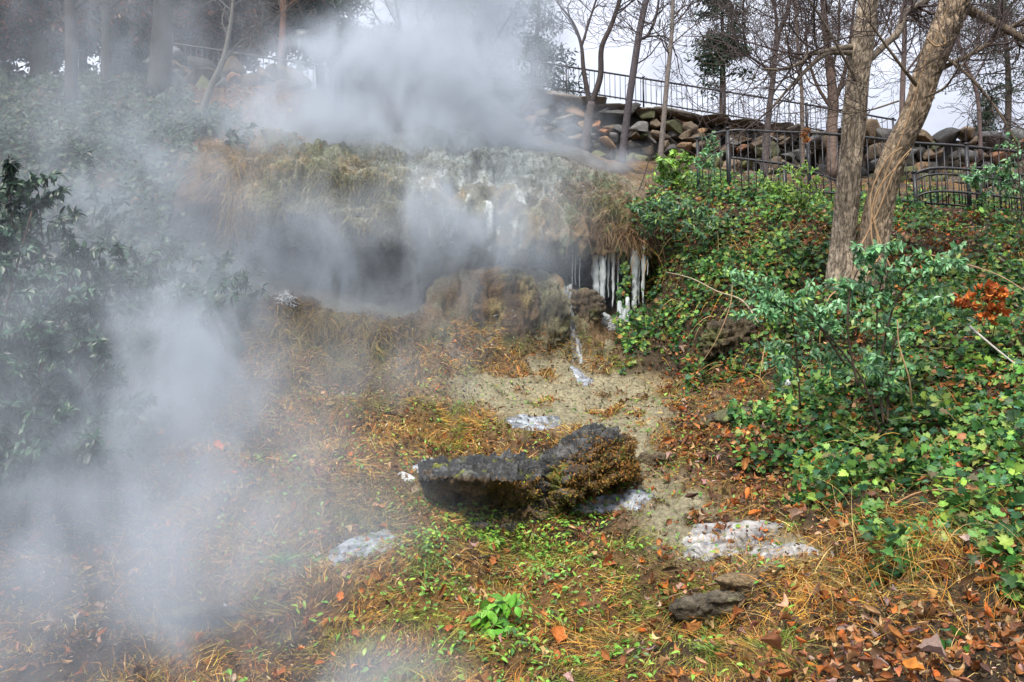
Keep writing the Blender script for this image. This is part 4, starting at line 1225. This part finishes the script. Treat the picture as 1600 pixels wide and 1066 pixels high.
bare_tree('bare_tree', 'slim bare tree seen between the two thick trunks', [(1407, 258, 19, 8.8), (1410, 150, 19, 8.0), (1413, 70, 19, 7.2), (1414, -20, 19, 5.6)], [[(1411, 120, 19, 4.0), (1440, 80, 19, 3.2), (1460, 40, 19, 2.4)], [(1412, 90, 19, 3.2), (1390, 50, 19, 2.4), (1375, 0, 19, 2.0)]], 67, (.14, .105, .10), (.09, .07, .07), 3, 1.2, 5, G2, rmin=.0045)
bare_tree('bare_tree', 'bare tree with drooping twigs at the right, near a small dark cedar', [(1532, 235, 21, 6.4), (1527, 150, 21, 5.6), (1505, 90, 21, 4.8), (1490, 30, 21, 4.0), (1480, -30, 21, 3.2)], [[(1520, 130, 21, 3.2), (1545, 80, 21, 2.4), (1560, 20, 21, 2.0)]], 68, (.12, .09, .09), (.10, .07, .075), 3, 1.3, 6, G2, rmin=.0045)
G3 = 'bare trees on the skyline beyond the steam'
for k, (x, yb, h_, dd) in enumerate([(622, 150, 210, 34), (655, 150, 190, 36), (760, 140, 200, 33)]):
    bare_tree('skyline_tree', ['spreading bare tree faint on the skyline left of the main steam', 'second faint bare tree close behind the steam column', 'bare tree half veiled at the right of the steam column'][k],
              [(x, yb, dd, 9), (x + 6, yb - h_ * .4, dd, 7), (x - 4, yb - h_ * .75, dd, 5), (x + 4, yb - h_, dd, 3)], [[(x + 4, yb - h_ * .3, dd, 5), (x + 40, yb - h_ * .6, dd, 3), (x + 70, yb - h_ * .8, dd, 2)], [(x + 2, yb - h_ * .35, dd, 5), (x - 35, yb - h_ * .6, dd, 3), (x - 60, yb - h_ * .85, dd, 2)]], 70 + k, (.12, .11, .12), (.11, .10, .11), 3, 2.2, 6, G3, rmin=.006)


# ---- evergreens: trunk, and a crown of leaf sprays along drooping boughs
def evergreen(name, label, px, yb, yt, d, wpx, seed, cols, wts, n=5000, lf=.11, shape='cone', group=None, lean=0, tr=10, tmpl=None, gap=.45, trunkcol=(.08, .065, .055)):
    rg = np.random.default_rng(seed)
    b = at(px, yb, d); t = at(px + lean, yt, d)
    Hh = np.linalg.norm(t - b); rad = wpx * .5 * d / F
    root = empty(name, b, label, 'tree', group)
    a = Acc()
    pts = [b - UPZ * .4, b * .66 + t * .34 + rg.normal(0, .08, 3), b * .33 + t * .67 + rg.normal(0, .08, 3), t]
    r0 = tr * .5 * d / F
    a.tube(pts, [r0, r0 * .8, r0 * .5, r0 * .12], 10, trunkcol, smooth=6)
    pos = []
    nb = 46
    for i in range(nb):
        f = rg.uniform(.08 if shape == 'cone' else .25, 1)
        prof = {'cone': (1 - f) ** .75 + .06, 'round': max(.2, max(0.0, math.sin(math.pi * min(1, (f - .15) / .85))) ** .6), 'col': .35 + .65 * max(0.0, math.sin(math.pi * f)) ** .5}[shape]
        o = b * (1 - f) + t * f
        an = rg.uniform(0, 2 * math.pi)
        Lb = rad * prof * rg.uniform(.6, 1.12)
        dr = np.array([math.cos(an), math.sin(an), rg.uniform(-.15, .35)])
        e_ = o + dr * Lb + UPZ * (-.12 * Lb)
        m_ = o + dr * Lb * .5 + UPZ * .08 * Lb
        a.tube([o, m_, e_], [r0 * .22, r0 * .14, .006], 4, trunkcol, smooth=3)
        k = int(n / nb * (.4 + prof))
        s = rg.random(k) ** .6
        q = (o[None] * ((1 - s) ** 2)[:, None] + 2 * m_[None] * (s * (1 - s))[:, None] + e_[None] * (s * s)[:, None])
        # clumps
        nc = 5; cc_ = rg.normal(0, 1, (nc, 3)) * np.array([.2, .2, .14]) * rad * gap * 1.4
        q = q + cc_[rg.integers(0, nc, k)] + rg.normal(0, 1, (k, 3)) * np.array([.13, .13, .09]) * rad * gap
        pos.append(q)
    a.build('trunk', M_twig, root)
    pos = np.vstack(pos); m = len(pos)
    place_many('crown', tmpl or T_LANCE, pos, basis(rg.normal(0, 1, (m, 3)) + UPZ * .5), rg.uniform(.7, 1.3, m) * lf, palette(m, cols, wts), M_leaf, root)
    return root


DG = [(.018, .045, .026), (.03, .065, .035), (.05, .085, .045), (.012, .03, .02)]; DW = [.35, .3, .15, .2]
RB = [(.15, .055, .03), (.20, .08, .04), (.05, .06, .04), (.08, .045, .035)]; RW = [.35, .2, .25, .2]
evergreen('magnolia_tree', 'dark glossy evergreen with tufted crown standing behind the upper railing', 1128, 200, -20, 29, 95, 81, DG, DW, 4200, .17, 'col', tr=12, gap=.55)
evergreen('cedar_tree', 'loose dark cedar at the right edge reaching out of the frame', 1572, 230, -60, 27, 190, 82, DG, DW, 4200, .12, 'round', tr=11, gap=.4)
evergreen('cedar_tree', 'small dense dark cedar just above the stacked boulders', 1546, 218, 150, 25, 72, 83, DG, DW, 2600, .09, 'cone', tr=8)
evergreen('conifer_tree', 'tall blue-green conifer behind the steam right of its column', 838, 190, -60, 29, 170, 84, [(.02, .05, .04), (.035, .07, .055)], [.5, .5], 6000, .16, 'cone', tr=12)
evergreen('conifer_tree', 'tall dark conifer standing inside the main steam column', 715, 170, -70, 32, 190, 85, [(.02, .05, .04), (.03, .06, .05)], [.5, .5], 6000, .18, 'cone', tr=12)
evergreen('evergreen_tree', 'broad glossy evergreen beside the notice sign', 505, 150, -50, 26, 190, 86, DG, DW, 14000, .16, 'round', tr=16)
evergreen('evergreen_tree', 'low dark evergreen at the left foot of the main steam', 600, 165, 50, 27, 120, 87, DG, DW, 7000, .15, 'round', tr=10)
evergreen('evergreen_tree', 'low dark evergreen behind the left end of the terrace railing', 300, 135, 20, 25, 170, 88, DG, DW, 12000, .17, 'round', tr=10)
evergreen('russet_tree', 'tree with rusty brown leaves above the terrace railing', 370, 125, -90, 24, 230, 89, RB, RW, 15000, .18, 'round', tr=26, tmpl=T_OVAL)
evergreen('russet_tree', 'rusty leaved tree at the top left corner of the view', 55, 140, -110, 22, 230, 90, RB, RW, 15000, .18, 'round', tr=24, tmpl=T_OVAL)
evergreen('evergreen_tree', 'dark evergreen filling the left edge behind the ivy slope', -60, 180, -70, 23, 260, 91, DG, DW, 13000, .2, 'round', tr=16)
evergreen('evergreen_tree', 'narrow dark evergreen behind the two upright left trunks', 185, 150, -30, 25, 150, 92, DG, DW, 14000, .18, 'round', tr=10)
evergreen('evergreen_tree', 'tall dark evergreen rising past the top of the view between left trunks', 130, 150, -160, 24, 230, 193, DG, DW, 14000, .19, 'round', tr=14)
evergreen('russet_tree', 'rusty leaved tree leaning over the thickest dark trunk', 265, 130, -130, 23, 200, 194, RB, RW, 12000, .17, 'round', tr=20, tmpl=T_OVAL)
evergreen('evergreen_tree', 'dark evergreen right of the russet tree with sky showing through', 440, 130, -120, 27, 170, 195, DG, DW, 9000, .16, 'round', tr=14)
G4 = 'dark trunks in the steam at upper left'
for k, (x0, y0, x1, y1, dd, w0) in enumerate([(248, 135, 255, -60, 18.5, 36), (165, 130, 160, -60, 20, 15), (112, 150, 104, -60, 18, 20), (436, 125, 442, -40, 21.5, 12)]):
    bare_tree('left_trunk', ['thickest dark ivy-clad trunk at the left end of the rubble wall', 'slim upright trunk silhouetted against a bright gap', 'pale broad trunk fading into steam at upper left', 'short reddish trunk rising through the terrace railing'][k],
              [(x0, y0, dd, w0), ((x0 + x1) / 2 + 3, (y0 + y1) / 2, dd, w0 * .85), (x1, y1, dd, w0 * .75)], [[(x1 * .5 + x0 * .5, 20, dd, w0 * .4), (x0 + 60, -30, dd, w0 * .25), (x0 + 110, -70, dd, w0 * .15)]], 95 + k, (.04, .034, .03) if k < 3 else (.16, .08, .055), (.07, .06, .055), 2, 1.6, 6, G4, rmin=.006)
bare_tree('leaning_sapling', 'thin grey sapling leaning right over the rusty leaf litter', [(312, 172, 16.5, 11), (330, 135, 16.5, 10), (348, 95, 16.5, 8), (360, 40, 16.5, 6), (366, -20, 16.5, 4)], [[(340, 110, 16.5, 5), (362, 80, 16.5, 3), (380, 60, 16.5, 2)]], 99, (.12, .115, .10), (.10, .09, .08), 2, 1.0, 5, rmin=.004)


# ------------------------------------------------------------------ SHRUBS AND PLANTS
def shrub(name, label, base, stems, cols, wts, tmpl, lf, nleaf, spread, seed, cat='shrub', stemcol=(.07, .05, .04), mat=None, group=None, upb=.5, rstem=.010, sub=2):
    """base px, stems: list of px polylines (px,py,d); leaves in sprays along side shoots"""
    rg = np.random.default_rng(seed)
    root = empty(name, at(*stems[0][0]), label, cat, group)
    pos = []; nrm = []; spn = []
    for st_ in stems:
        a = Acc()
        W = np.array([at(*p) for p in st_]); W[0] -= UPZ * .08
        Ws, rs = resample(W, np.linspace(rstem, rstem * .4, len(W)), 8)
        a.tube(Ws, rs, 6, stemcol)
        for k in range(sub * 6):
            f = rg.uniform(.12, 1) ** .8
            i = min(int(f * (len(Ws) - 1)), len(Ws) - 2)
            dr = Ws[i + 1] - Ws[i]; dr /= np.linalg.norm(dr) + 1e-9
            sd_ = rg.normal(size=3); sd_[2] = abs(sd_[2]) * .4; sd_ /= np.linalg.norm(sd_)
            L_ = spread * rg.uniform(.45, 1.1)
            e1_ = Ws[i] + (dr * .5 + sd_ * .8) * L_ * .5; e2_ = e1_ + (dr * .2 + sd_ * .9 - UPZ * .18) * L_ * .5
            a.tube([Ws[i], e1_, e2_], [rs[i] * .5, rs[i] * .4, .002], 4, stemcol, smooth=4, cap=False)
            Q, _ = resample(np.array([Ws[i], e1_, e2_]), np.ones(3), 30)
            m = max(3, int(nleaf / (len(stems) * sub * 6)))
            s = np.clip(np.sort(rg.uniform(.15, 1, m)), 0, .999)
            pi = Q[(s * (len(Q) - 1)).astype(int)]
            tg = e2_ - Ws[i]; tg /= np.linalg.norm(tg)
            # two rows of leaves along the shoot
            sidev = np.cross(tg, UPZ); sidev /= np.linalg.norm(sidev) + 1e-9
            sgn = np.where(np.arange(m) % 2, 1, -1)[:, None]
            pos.append(pi); spn.append(np.cross(tg * .7 + sidev[None] * sgn * .8 + rg.normal(0, .25, (m, 3)), UPZ + rg.normal(0, .2, (m, 3))))
            nrm.append(UPZ * upb + np.array([0, -.4, 0]) + rg.normal(0, .35, (m, 3)))
        a.build('stem', M_twig, root)
    pos = np.vstack(pos); nrm = np.vstack(nrm); spn = np.vstack(spn); m = len(pos)
    place_many('leaves', tmpl, pos, basis(nrm, spin=spn), rg.uniform(.7, 1.25, m) * lf, palette(m, cols, wts), mat or M_leaf, root)
    return root


PRV = [(.09, .22, .09), (.13, .30, .13), (.20, .38, .20), (.05, .14, .05), (.22, .35, .08)]; PRW = [.3, .3, .2, .12, .08]
shrub('privet_shrub', 'airy green shrub with dark stems in the ivy below the trunks', None,
      [[(1374, 655, 6.7), (1350, 600, 6.65), (1320, 555, 6.6), (1270, 500, 6.5), (1215, 470, 6.4)],
       [(1380, 650, 6.7), (1374, 600, 6.7), (1370, 540, 6.7), (1372, 470, 6.65), (1385, 410, 6.6)],
       [(1386, 648, 6.72), (1390, 590, 6.7), (1400, 530, 6.6), (1430, 480, 6.5)],
       [(1250, 620, 7.2), (1245, 560, 7.1), (1240, 510, 7.0), (1230, 470, 6.9)],
       [(1340, 590, 6.65), (1325, 520, 6.6), (1330, 450, 6.6), (1350, 405, 6.6)],
       [(1320, 555, 6.6), (1280, 510, 6.5), (1250, 480, 6.5), (1190, 495, 6.4)],
       [(1372, 560, 6.7), (1400, 470, 6.6), (1440, 430, 6.5), (1465, 410, 6.5)]], PRV, PRW, T_OVAL, .060, 3200, .40, 101)
LS = []
for (x0, y0, x1, y1) in [(-40, 800, 50, 330), (20, 790, 110, 440), (-90, 800, 0, 370), (60, 770, 165, 560), (90, 760, 150, 650), (0, 800, 100, 500), (-100, 820, 10, 560), (-30, 840, 60, 620), (40, 820, 120, 700), (-60, 860, 40, 700), (-120, 800, -60, 420)]:
    r_ = hit(x0, y0); dd_ = float(pix(r_[0][None])[2][0])
    LS.append([(x0, y0, dd_), (x0 * .75 + x1 * .25 - 12, y0 * .7 + y1 * .3, dd_ - .1), (x0 * .4 + x1 * .6 - 8, y0 * .35 + y1 * .65, dd_ - .15), (x1, y1, dd_ - .2)])
shrub('laurel_shrub', 'large dark leafy shrub half veiled by steam at the left edge', None, LS,
      [(.016, .05, .03), (.028, .075, .042), (.055, .12, .065), (.010, .03, .02)], [.35, .3, .15, .2], T_LANCE + T_OVAL, .09, 15000, .46, 102, rstem=.014, sub=3)
LS = []
for (x0, y0, x1, y1) in [(170, 640, 190, 430), (210, 640, 250, 470), (240, 620, 300, 480), (140, 660, 120, 400), (190, 600, 230, 380), (100, 640, 60, 300), (60, 640, 10, 260), (270, 560, 330, 430), (20, 600, -50, 290), (120, 560, 150, 320)]:
    r_ = hit(x0, y0); dd_ = float(pix(r_[0][None])[2][0])
    LS.append([(x0, y0, dd_), (x0 * .75 + x1 * .25 - 10, y0 * .7 + y1 * .3, dd_ - .1), (x0 * .4 + x1 * .6 - 6, y0 * .35 + y1 * .65, dd_ - .15), (x1, y1, dd_ - .2)])
shrub('evergreen_shrub', 'broad dim evergreen shrub behind the leafy one at the left edge', None, LS,
      [(.014, .042, .024), (.024, .062, .034), (.045, .095, .05), (.009, .026, .016)], [.35, .3, .15, .2], T_LANCE + T_OVAL, .10, 15000, .7, 202, rstem=.014, sub=3)
LM = [(.13, .27, .03), (.20, .34, .04), (.09, .19, .03)]; LW = [.4, .3, .3]
shrub('bright_bush', 'bright lime green leafy bush at the top of the bank left of the railing', None,
      [[(1050, 300, 13.6), (1048, 270, 13.6), (1045, 240, 13.6)], [(1058, 302, 13.6), (1065, 275, 13.5), (1075, 250, 13.5)], [(1044, 300, 13.5), (1036, 275, 13.5), (1035, 255, 13.4)]], LM, LW, T_OVAL, .085, 700, .34, 103, rstem=.009)
shrub('trailing_bush', 'yellow-green trailing plant in front of the railing left of the thick trunk', None,
      [[(1240, 335, 12), (1246, 300, 12), (1242, 262, 12)], [(1256, 338, 12), (1265, 310, 11.9), (1262, 285, 11.9)], [(1228, 330, 12), (1222, 305, 11.9), (1215, 290, 11.9)]], LM + [(.22, .28, .06)], LW + [.2], T_LANCE, .075, 800, .34, 104, rstem=.006)
shrub('trailing_bush', 'green leafy spray against the right end of the railing', None,
      [[(1590, 340, 11.6), (1580, 290, 11.5), (1560, 255, 11.5)], [(1610, 340, 11.6), (1600, 290, 11.5), (1598, 225, 11.4)], [(1520, 330, 11.9), (1525, 300, 11.8), (1515, 270, 11.8)]], PRV, PRW, T_OVAL, .08, 900, .4, 105, rstem=.006)
shrub('trailing_bush', 'small green plant growing through the left post of the front railing', None,
      [[(1108, 290, 13), (1112, 260, 13), (1115, 225, 13)], [(1095, 292, 13), (1098, 265, 13), (1104, 240, 13)]], PRV, PRW, T_OVAL, .07, 420, .3, 106, rstem=.006)
shrub('edge_bush', 'mixed green bush spilling down the bank beside the ledge roots', None,
      [[(1060, 380, 11.9), (1050, 345, 11.8), (1045, 320, 11.8)], [(1100, 390, 11.5), (1095, 360, 11.4), (1085, 330, 11.5)], [(1020, 385, 12), (1012, 355, 11.9), (1008, 330, 11.9)]], [(.04, .11, .06), (.06, .15, .06), (.12, .22, .05)], [.4, .4, .2], T_LANCE, .08, 1100, .4, 107, rstem=.006)
shrub('arching_sprig', 'thin arching sprig of small leaves over the bare earth of the bank', None,
      [[(1190, 545, 8.2), (1175, 500, 8.2), (1165, 450, 8.1), (1150, 432, 8.1), (1135, 425, 8.0)], [(1190, 500, 8.1), (1200, 470, 8.0), (1190, 440, 8.0)]], PRV, PRW, T_OVAL, .055, 260, .2, 108, rstem=.005)
shrub('dead_leaf_sprig', 'cluster of vivid orange withered leaves on a twig in the ivy', None,
      [[(1548, 530, 7.3), (1544, 500, 7.25), (1540, 470, 7.2), (1548, 452, 7.2)], [(1548, 520, 7.3), (1525, 490, 7.2), (1505, 472, 7.2)], [(1550, 515, 7.3), (1560, 480, 7.2), (1562, 462, 7.2)]], [(.46, .13, .03), (.52, .18, .035), (.32, .09, .025)], [.45, .25, .3], T_DEAD, .078, 90, .17, 109, cat='sprig', mat=M_dead, rstem=.004)
shrub('orange_vine_leaf', 'tan withered leaves caught on the front railing left of the thick trunk', None,
      [[(1254, 240, 13.1), (1256, 222, 13.1), (1258, 205, 13.1)]], [(.42, .22, .09), (.34, .15, .06)], [.5, .5], T_DEAD, .12, 26, .16, 110, cat='leaves', mat=M_dead, rstem=.004, sub=1)
# foreground broad-leaved plant
shrub('broadleaf_plant', 'low plant with a few broad bright green leaves in the foreground grass', None,
      [[(772, 985, 4.62), (765, 965, 4.62), (752, 955, 4.6)], [(775, 985, 4.62), (782, 965, 4.6), (795, 950, 4.6)], [(772, 986, 4.6), (770, 980, 4.55), (760, 990, 4.5)], [(774, 984, 4.65), (772, 960, 4.65), (772, 945, 4.65)]], [(.12, .30, .03), (.16, .34, .05), (.09, .24, .03)], [.4, .3, .3], [oval_t(.34, .3, .3), oval_t(.36, .15, .2)], .075, 26, .10, 111, cat='plant', rstem=.004, sub=1)


def tuft(name, label, px, py, n, ln, seed, cols, wts, wd=.004, cat='grass tuft', group=None):
    P, N = hit(px, py)
    m = n
    ang = rng.uniform(0, 2 * np.pi, m)
    Dr = np.column_stack([np.cos(ang) * .6, np.sin(ang) * .6, np.full(m, .9)]) * rng.uniform(.7, 1.1, (m, 1))
    V, Fc, cc = strands(P + rng.normal(0, .015, (m, 3)) - N * .01, Dr, rng.uniform(.6, 1.1, m) * ln, np.full(m, wd), np.column_stack([np.cos(ang) * .4, np.sin(ang) * .4, np.full(m, -.55)]), palette(m, cols, wts), 6)
    a = Acc(); a.add(V, Fc, None, cc)
    return tag(a.build(name, M_leaf), label, cat, group)


GR = [(.12, .25, .04), (.18, .32, .06), (.08, .16, .03)]
tuft('grass_tuft', 'small fresh green grass tuft in the nearest dry grass', 1112, 1022, 60, .16, 1, GR, [.4, .3, .3])
tuft('grass_tuft', 'green grass tuft at the right foot of the mossy boulder', 975, 762, 70, .2, 2, GR, [.4, .3, .3])
tuft('grass_tuft', 'arching green grass clump at the right edge of the view', 1588, 850, 110, .34, 3, [(.10, .19, .06), (.15, .22, .07)], [.5, .5], .005)
tuft('grass_tuft', 'dim green grass tuft left of the pointed ice sheet', 440, 880, 90, .2, 4, GR, [.4, .3, .3])
tuft('grass_tuft', 'thin green tuft on the grassy mound by the ledge', 556, 815, 60, .18, 5, [(.12, .16, .05)], [1])


# ---- frosted twigs on the rock
def frosted(name, label, px, py, n, ln, seed):
    rg = np.random.default_rng(seed)
    P, N = hit(px, py)
    a = Acc()
    for k in range(n):
        d_ = N * .6 + rg.normal(0, .6, 3) + np.array([0, 0, -.3])
        grow(a, P + rg.normal(0, .05, 3), d_, ln * rg.uniform(.4, 1.0), .005, 2, rg, (.50, .54, .57), up=-.12, wob=.3, rmin=.0032)
    return tag(a.build(name, M_frost), label, 'frosted twigs')


frosted('frosted_twigs', 'white frosted sprig on the tall brown tufa lump', 783, 478, 14, .30, 1)
frosted('frosted_twigs', 'white frosted sprig under the lip left of the trickle', 877, 432, 8, .16, 2)
frosted('frosted_twigs', 'small frosted sprig on the mound left of the hollow', 450, 470, 6, .2, 3)
frosted('frosted_twigs', 'frosted debris at the foot of the ice stump', 958, 515, 9, .18, 4)


# ---- vines, fallen sticks, bare stems
def stick(name, label, pts, r0, r1, colr, cat='stick', sides=6, group=None):
    a = Acc(); W = np.array([at(*p) for p in pts])
    a.tube(W, np.linspace(r0, r1, len(W)), sides, colr, smooth=7)
    return tag(a.build(name, M_twig), label, cat, group)


def ground_stick(name, label, pix_pts, r0, r1, colr, lift=.02, cat='stick', group=None):
    pts = []
    for (x, y) in pix_pts:
        P, N = hit(x, y); pts.append(P + N * lift)
    a = Acc(); a.tube(np.array(pts), np.linspace(r0, r1, len(pts)), 6, colr, smooth=6)
    return tag(a.build(name, M_twig), label, cat, group)


ground_stick('fallen_stick', 'short dark forked stick lying in the foreground clover', [(705, 868), (725, 877), (745, 874), (765, 871)], .010, .005, (.07, .05, .04))
ground_stick('fallen_stick', 'thin brown stick on the grass below the broad ice sheet', [(1150, 905), (1090, 925), (1040, 940), (1010, 955)], .008, .004, (.16, .10, .06))
ground_stick('fallen_stick', 'dark stick lying beside the pale crust right of the boulder', [(1060, 690), (1090, 700), (1130, 712)], .012, .006, (.08, .06, .05))
ground_stick('fallen_stick', 'long tan stick crossing the leaf litter at the ivy edge', [(1390, 800), (1450, 785), (1530, 775), (1598, 770)], .008, .005, (.32, .19, .10), .08)
GV = 'bare vine stems trailing over the ivy bank'
stick('vine_stem', 'pale vine arching left over the bank from the earth lump', [(1185, 505, 9.4), (1160, 470, 9.6), (1120, 455, 10.2), (1080, 435, 10.8), (1040, 425, 11.3)], .011, .006, (.34, .28, .20), 'vine', group=GV)
stick('vine_stem', 'reddish vine dropping from the trunks down to the shrub', [(1375, 400, 8.9), (1345, 440, 8.0), (1300, 460, 7.4), (1285, 500, 7.0), (1280, 540, 6.9)], .008, .005, (.34, .19, .10), 'vine', group=GV)
stick('vine_stem', 'tan vine looping on the right slope above the orange sprig', [(1440, 395, 9.3), (1500, 410, 9.0), (1560, 430, 8.6), (1610, 460, 8.3)], .007, .005, (.36, .24, .14), 'vine', group=GV)
stick('vine_stem', 'pale grey stick slanting down right under the orange sprig', [(1515, 510, 7.3), (1550, 540, 7.1), (1590, 572, 6.9)], .011, .007, (.36, .34, .31), 'vine', group=GV)
stick('vine_stem', 'thin tan stem rising through the ivy right of the shrub stems', [(1425, 635, 6.4), (1420, 590, 6.3), (1405, 540, 6.3), (1402, 500, 6.3)], .006, .004, (.40, .26, .14), 'vine', group=GV)
stick('vine_stem', 'drooping brown stem over the bare earth lump', [(1145, 440, 9.8), (1140, 480, 9.6), (1120, 530, 9.5), (1098, 565, 9.5)], .007, .004, (.28, .18, .10), 'vine', group=GV)
stick('vine_stem', 'tan stem bending down left of the pale round lamp', [(1195, 540, 8.3), (1190, 570, 8.2), (1186, 600, 8.2)], .006, .004, (.36, .24, .13), 'vine', group=GV)
stick('dead_sapling', 'thin dark bare stem standing at the ledge edge by the bright bush', [(990, 318, 13.0), (1003, 285, 13.0), (1014, 250, 13.0), (1020, 225, 13.0)], .012, .005, (.06, .05, .05), 'stem')

# a pale rounded lamp head half buried in the ivy
P, N = hit(1232, 601)
lm_ = empty('ground_lamp', P, 'pale grey rounded lamp head poking out of the ivy', 'lamp')
dr = np.array([-.35, -.75, .55]); dr /= np.linalg.norm(dr)
a = Acc()
tt = np.linspace(0, 1, 9)
a.tube(P[None] + dr[None] * (tt * .10 - .03)[:, None], .052 * np.sqrt(np.clip(1 - (tt * .98) ** 4, .01, 1)), 18, (.55, .58, .64))
a.build('lamp_shell', M_iron, lm_)
a = Acc(); a.tube([P - UPZ * .12, P - UPZ * .04, P], .018, 8, (.06, .06, .065)); a.build('stem', M_iron, lm_)

# ------------------------------------------------------------------ STEAM
def steam_mat():
    m = bpy.data.materials.new('steam'); m.use_nodes = True
    t = m.node_tree; N = t.nodes; N.clear(); K = t.links.new
    o = N.new('ShaderNodeOutputMaterial'); pv = N.new('ShaderNodeVolumePrincipled')
    pv.inputs['Color'].default_value = (.70, .775, .87, 1); pv.inputs['Anisotropy'].default_value = .1
    tc = N.new('ShaderNodeTexCoord'); ln = N.new('ShaderNodeVectorMath'); ln.operation = 'LENGTH'
    K(tc.outputs['Object'], ln.inputs[0])
    fo = N.new('ShaderNodeMapRange'); fo.interpolation_type = 'SMOOTHSTEP'
    fo.inputs['From Min'].default_value = 1.0; fo.inputs['From Max'].default_value = .12
    fo.inputs['To Min'].default_value = 0; fo.inputs['To Max'].default_value = 1
    K(ln.outputs['Value'], fo.inputs['Value'])
    g = N.new('ShaderNodeNewGeometry'); mp = N.new('ShaderNodeMapping'); mp.inputs['Scale'].default_value = (1.15, 1.15, .75); mp.inputs['Rotation'].default_value = (0, R(12), 0)
    K(g.outputs['Position'], mp.inputs['Vector'])
    n = N.new('ShaderNodeTexNoise'); n.inputs['Scale'].default_value = 1.05; n.inputs['Detail'].default_value = 7; n.inputs['Roughness'].default_value = .62; n.inputs['Distortion'].default_value = 1.1
    K(mp.outputs[0], n.inputs['Vector'])
    nr = N.new('ShaderNodeMapRange'); nr.interpolation_type = 'SMOOTHSTEP'
    nr.inputs['From Min'].default_value = .38; nr.inputs['From Max'].default_value = .66; nr.inputs['To Min'].default_value = .10; nr.inputs['To Max'].default_value = 1.8
    K(n.outputs[0], nr.inputs['Value'])
    at_ = N.new('ShaderNodeAttribute'); at_.attribute_type = 'OBJECT'; at_.attribute_name = 'steam_density'
    m1 = N.new('ShaderNodeMath'); m1.operation = 'MULTIPLY'; m2 = N.new('ShaderNodeMath'); m2.operation = 'MULTIPLY'
    K(fo.outputs[0], m1.inputs[0]); K(nr.outputs[0], m1.inputs[1]); K(m1.outputs[0], m2.inputs[0]); K(at_.outputs['Fac'], m2.inputs[1])
    K(m2.outputs[0], pv.inputs['Density']); K(pv.outputs[0], o.inputs['Volume'])
    return m


M_steam = steam_mat()
sv, sf = ico(3)
sme = mesh_np('steam', sv, [sf]); sme.materials.append(M_steam)


def steam(px, py, d, rx, ry, rz, den, label, tilt=0):
    o = bpy.data.objects.new('steam', sme); C.objects.link(o)
    o.location = Vector(at(px, py, d)); o.scale = (rx, ry, rz); o.rotation_euler = (0, R(tilt), 0)
    o['steam_density'] = float(den)
    return tag(o, label, 'steam', kind='stuff')


steam(620, 165, 14.8, 3.5, 2.2, 2.0, 2.1, 'dense bluish steam rising off the top of the ledge')
steam(720, 30, 16.5, 2.8, 2.2, 3.3, 1.4, 'tall steam column drifting up in front of the conifers', 10)
steam(540, 215, 13.3, 2.9, 1.2, .9, 1.6, 'low white steam rolling over the ledge top')
steam(800, 235, 14.6, 2.3, 1.6, 1.0, 1.1, 'thin steam trailing right along the foot of the wall', -12)
steam(940, 262, 14.8, 1.2, .8, .35, .7, 'low wisp of steam creeping over the right end of the ledge', -18)
steam(740, 330, 10.8, 2.2, .7, 1.3, .75, 'pale steam sliding over the white mineral curtain')
steam(600, 410, 10.8, 3.6, 1.1, 1.7, .62, 'grey steam veiling the dark hollow')
steam(60, 520, 5.4, 1.5, .6, 1.6, .32, 'thin steam in front of the leafy shrub at the left edge')
steam(300, 550, 8.0, 1.15, .8, 1.5, 1.9, 'bright white steam puff left of the mound')
steam(230, 720, 6.6, 2.0, .9, 1.6, .72, 'soft grey steam below the bright puff')
steam(70, 960, 4.5, 2.2, 1.1, 1.6, 1.05, 'thick grey steam in the lower left corner')
steam(540, 1090, 3.7, .8, .5, .42, 1.6, 'small pale steam wisp at the bottom edge')
steam(220, 340, 9.6, 3.0, 1.4, 3.2, .36, 'hazy steam drifting up the ivy slope', 8)
steam(180, 60, 14.5, 5.0, 2.2, 3.4, .12, 'thin steam among the upper left trunks')
steam(430, 830, 5.6, 1.7, 1.0, 1.0, .42, 'faint steam over the grass left of the boulder')
steam(590, 580, 9.2, 2.1, .9, 1.1, .28, 'faint steam in front of the tufa lumps')
steam(430, 640, 7.8, 1.6, .8, 1.2, .26, 'thin drifting steam right of the bright puff')
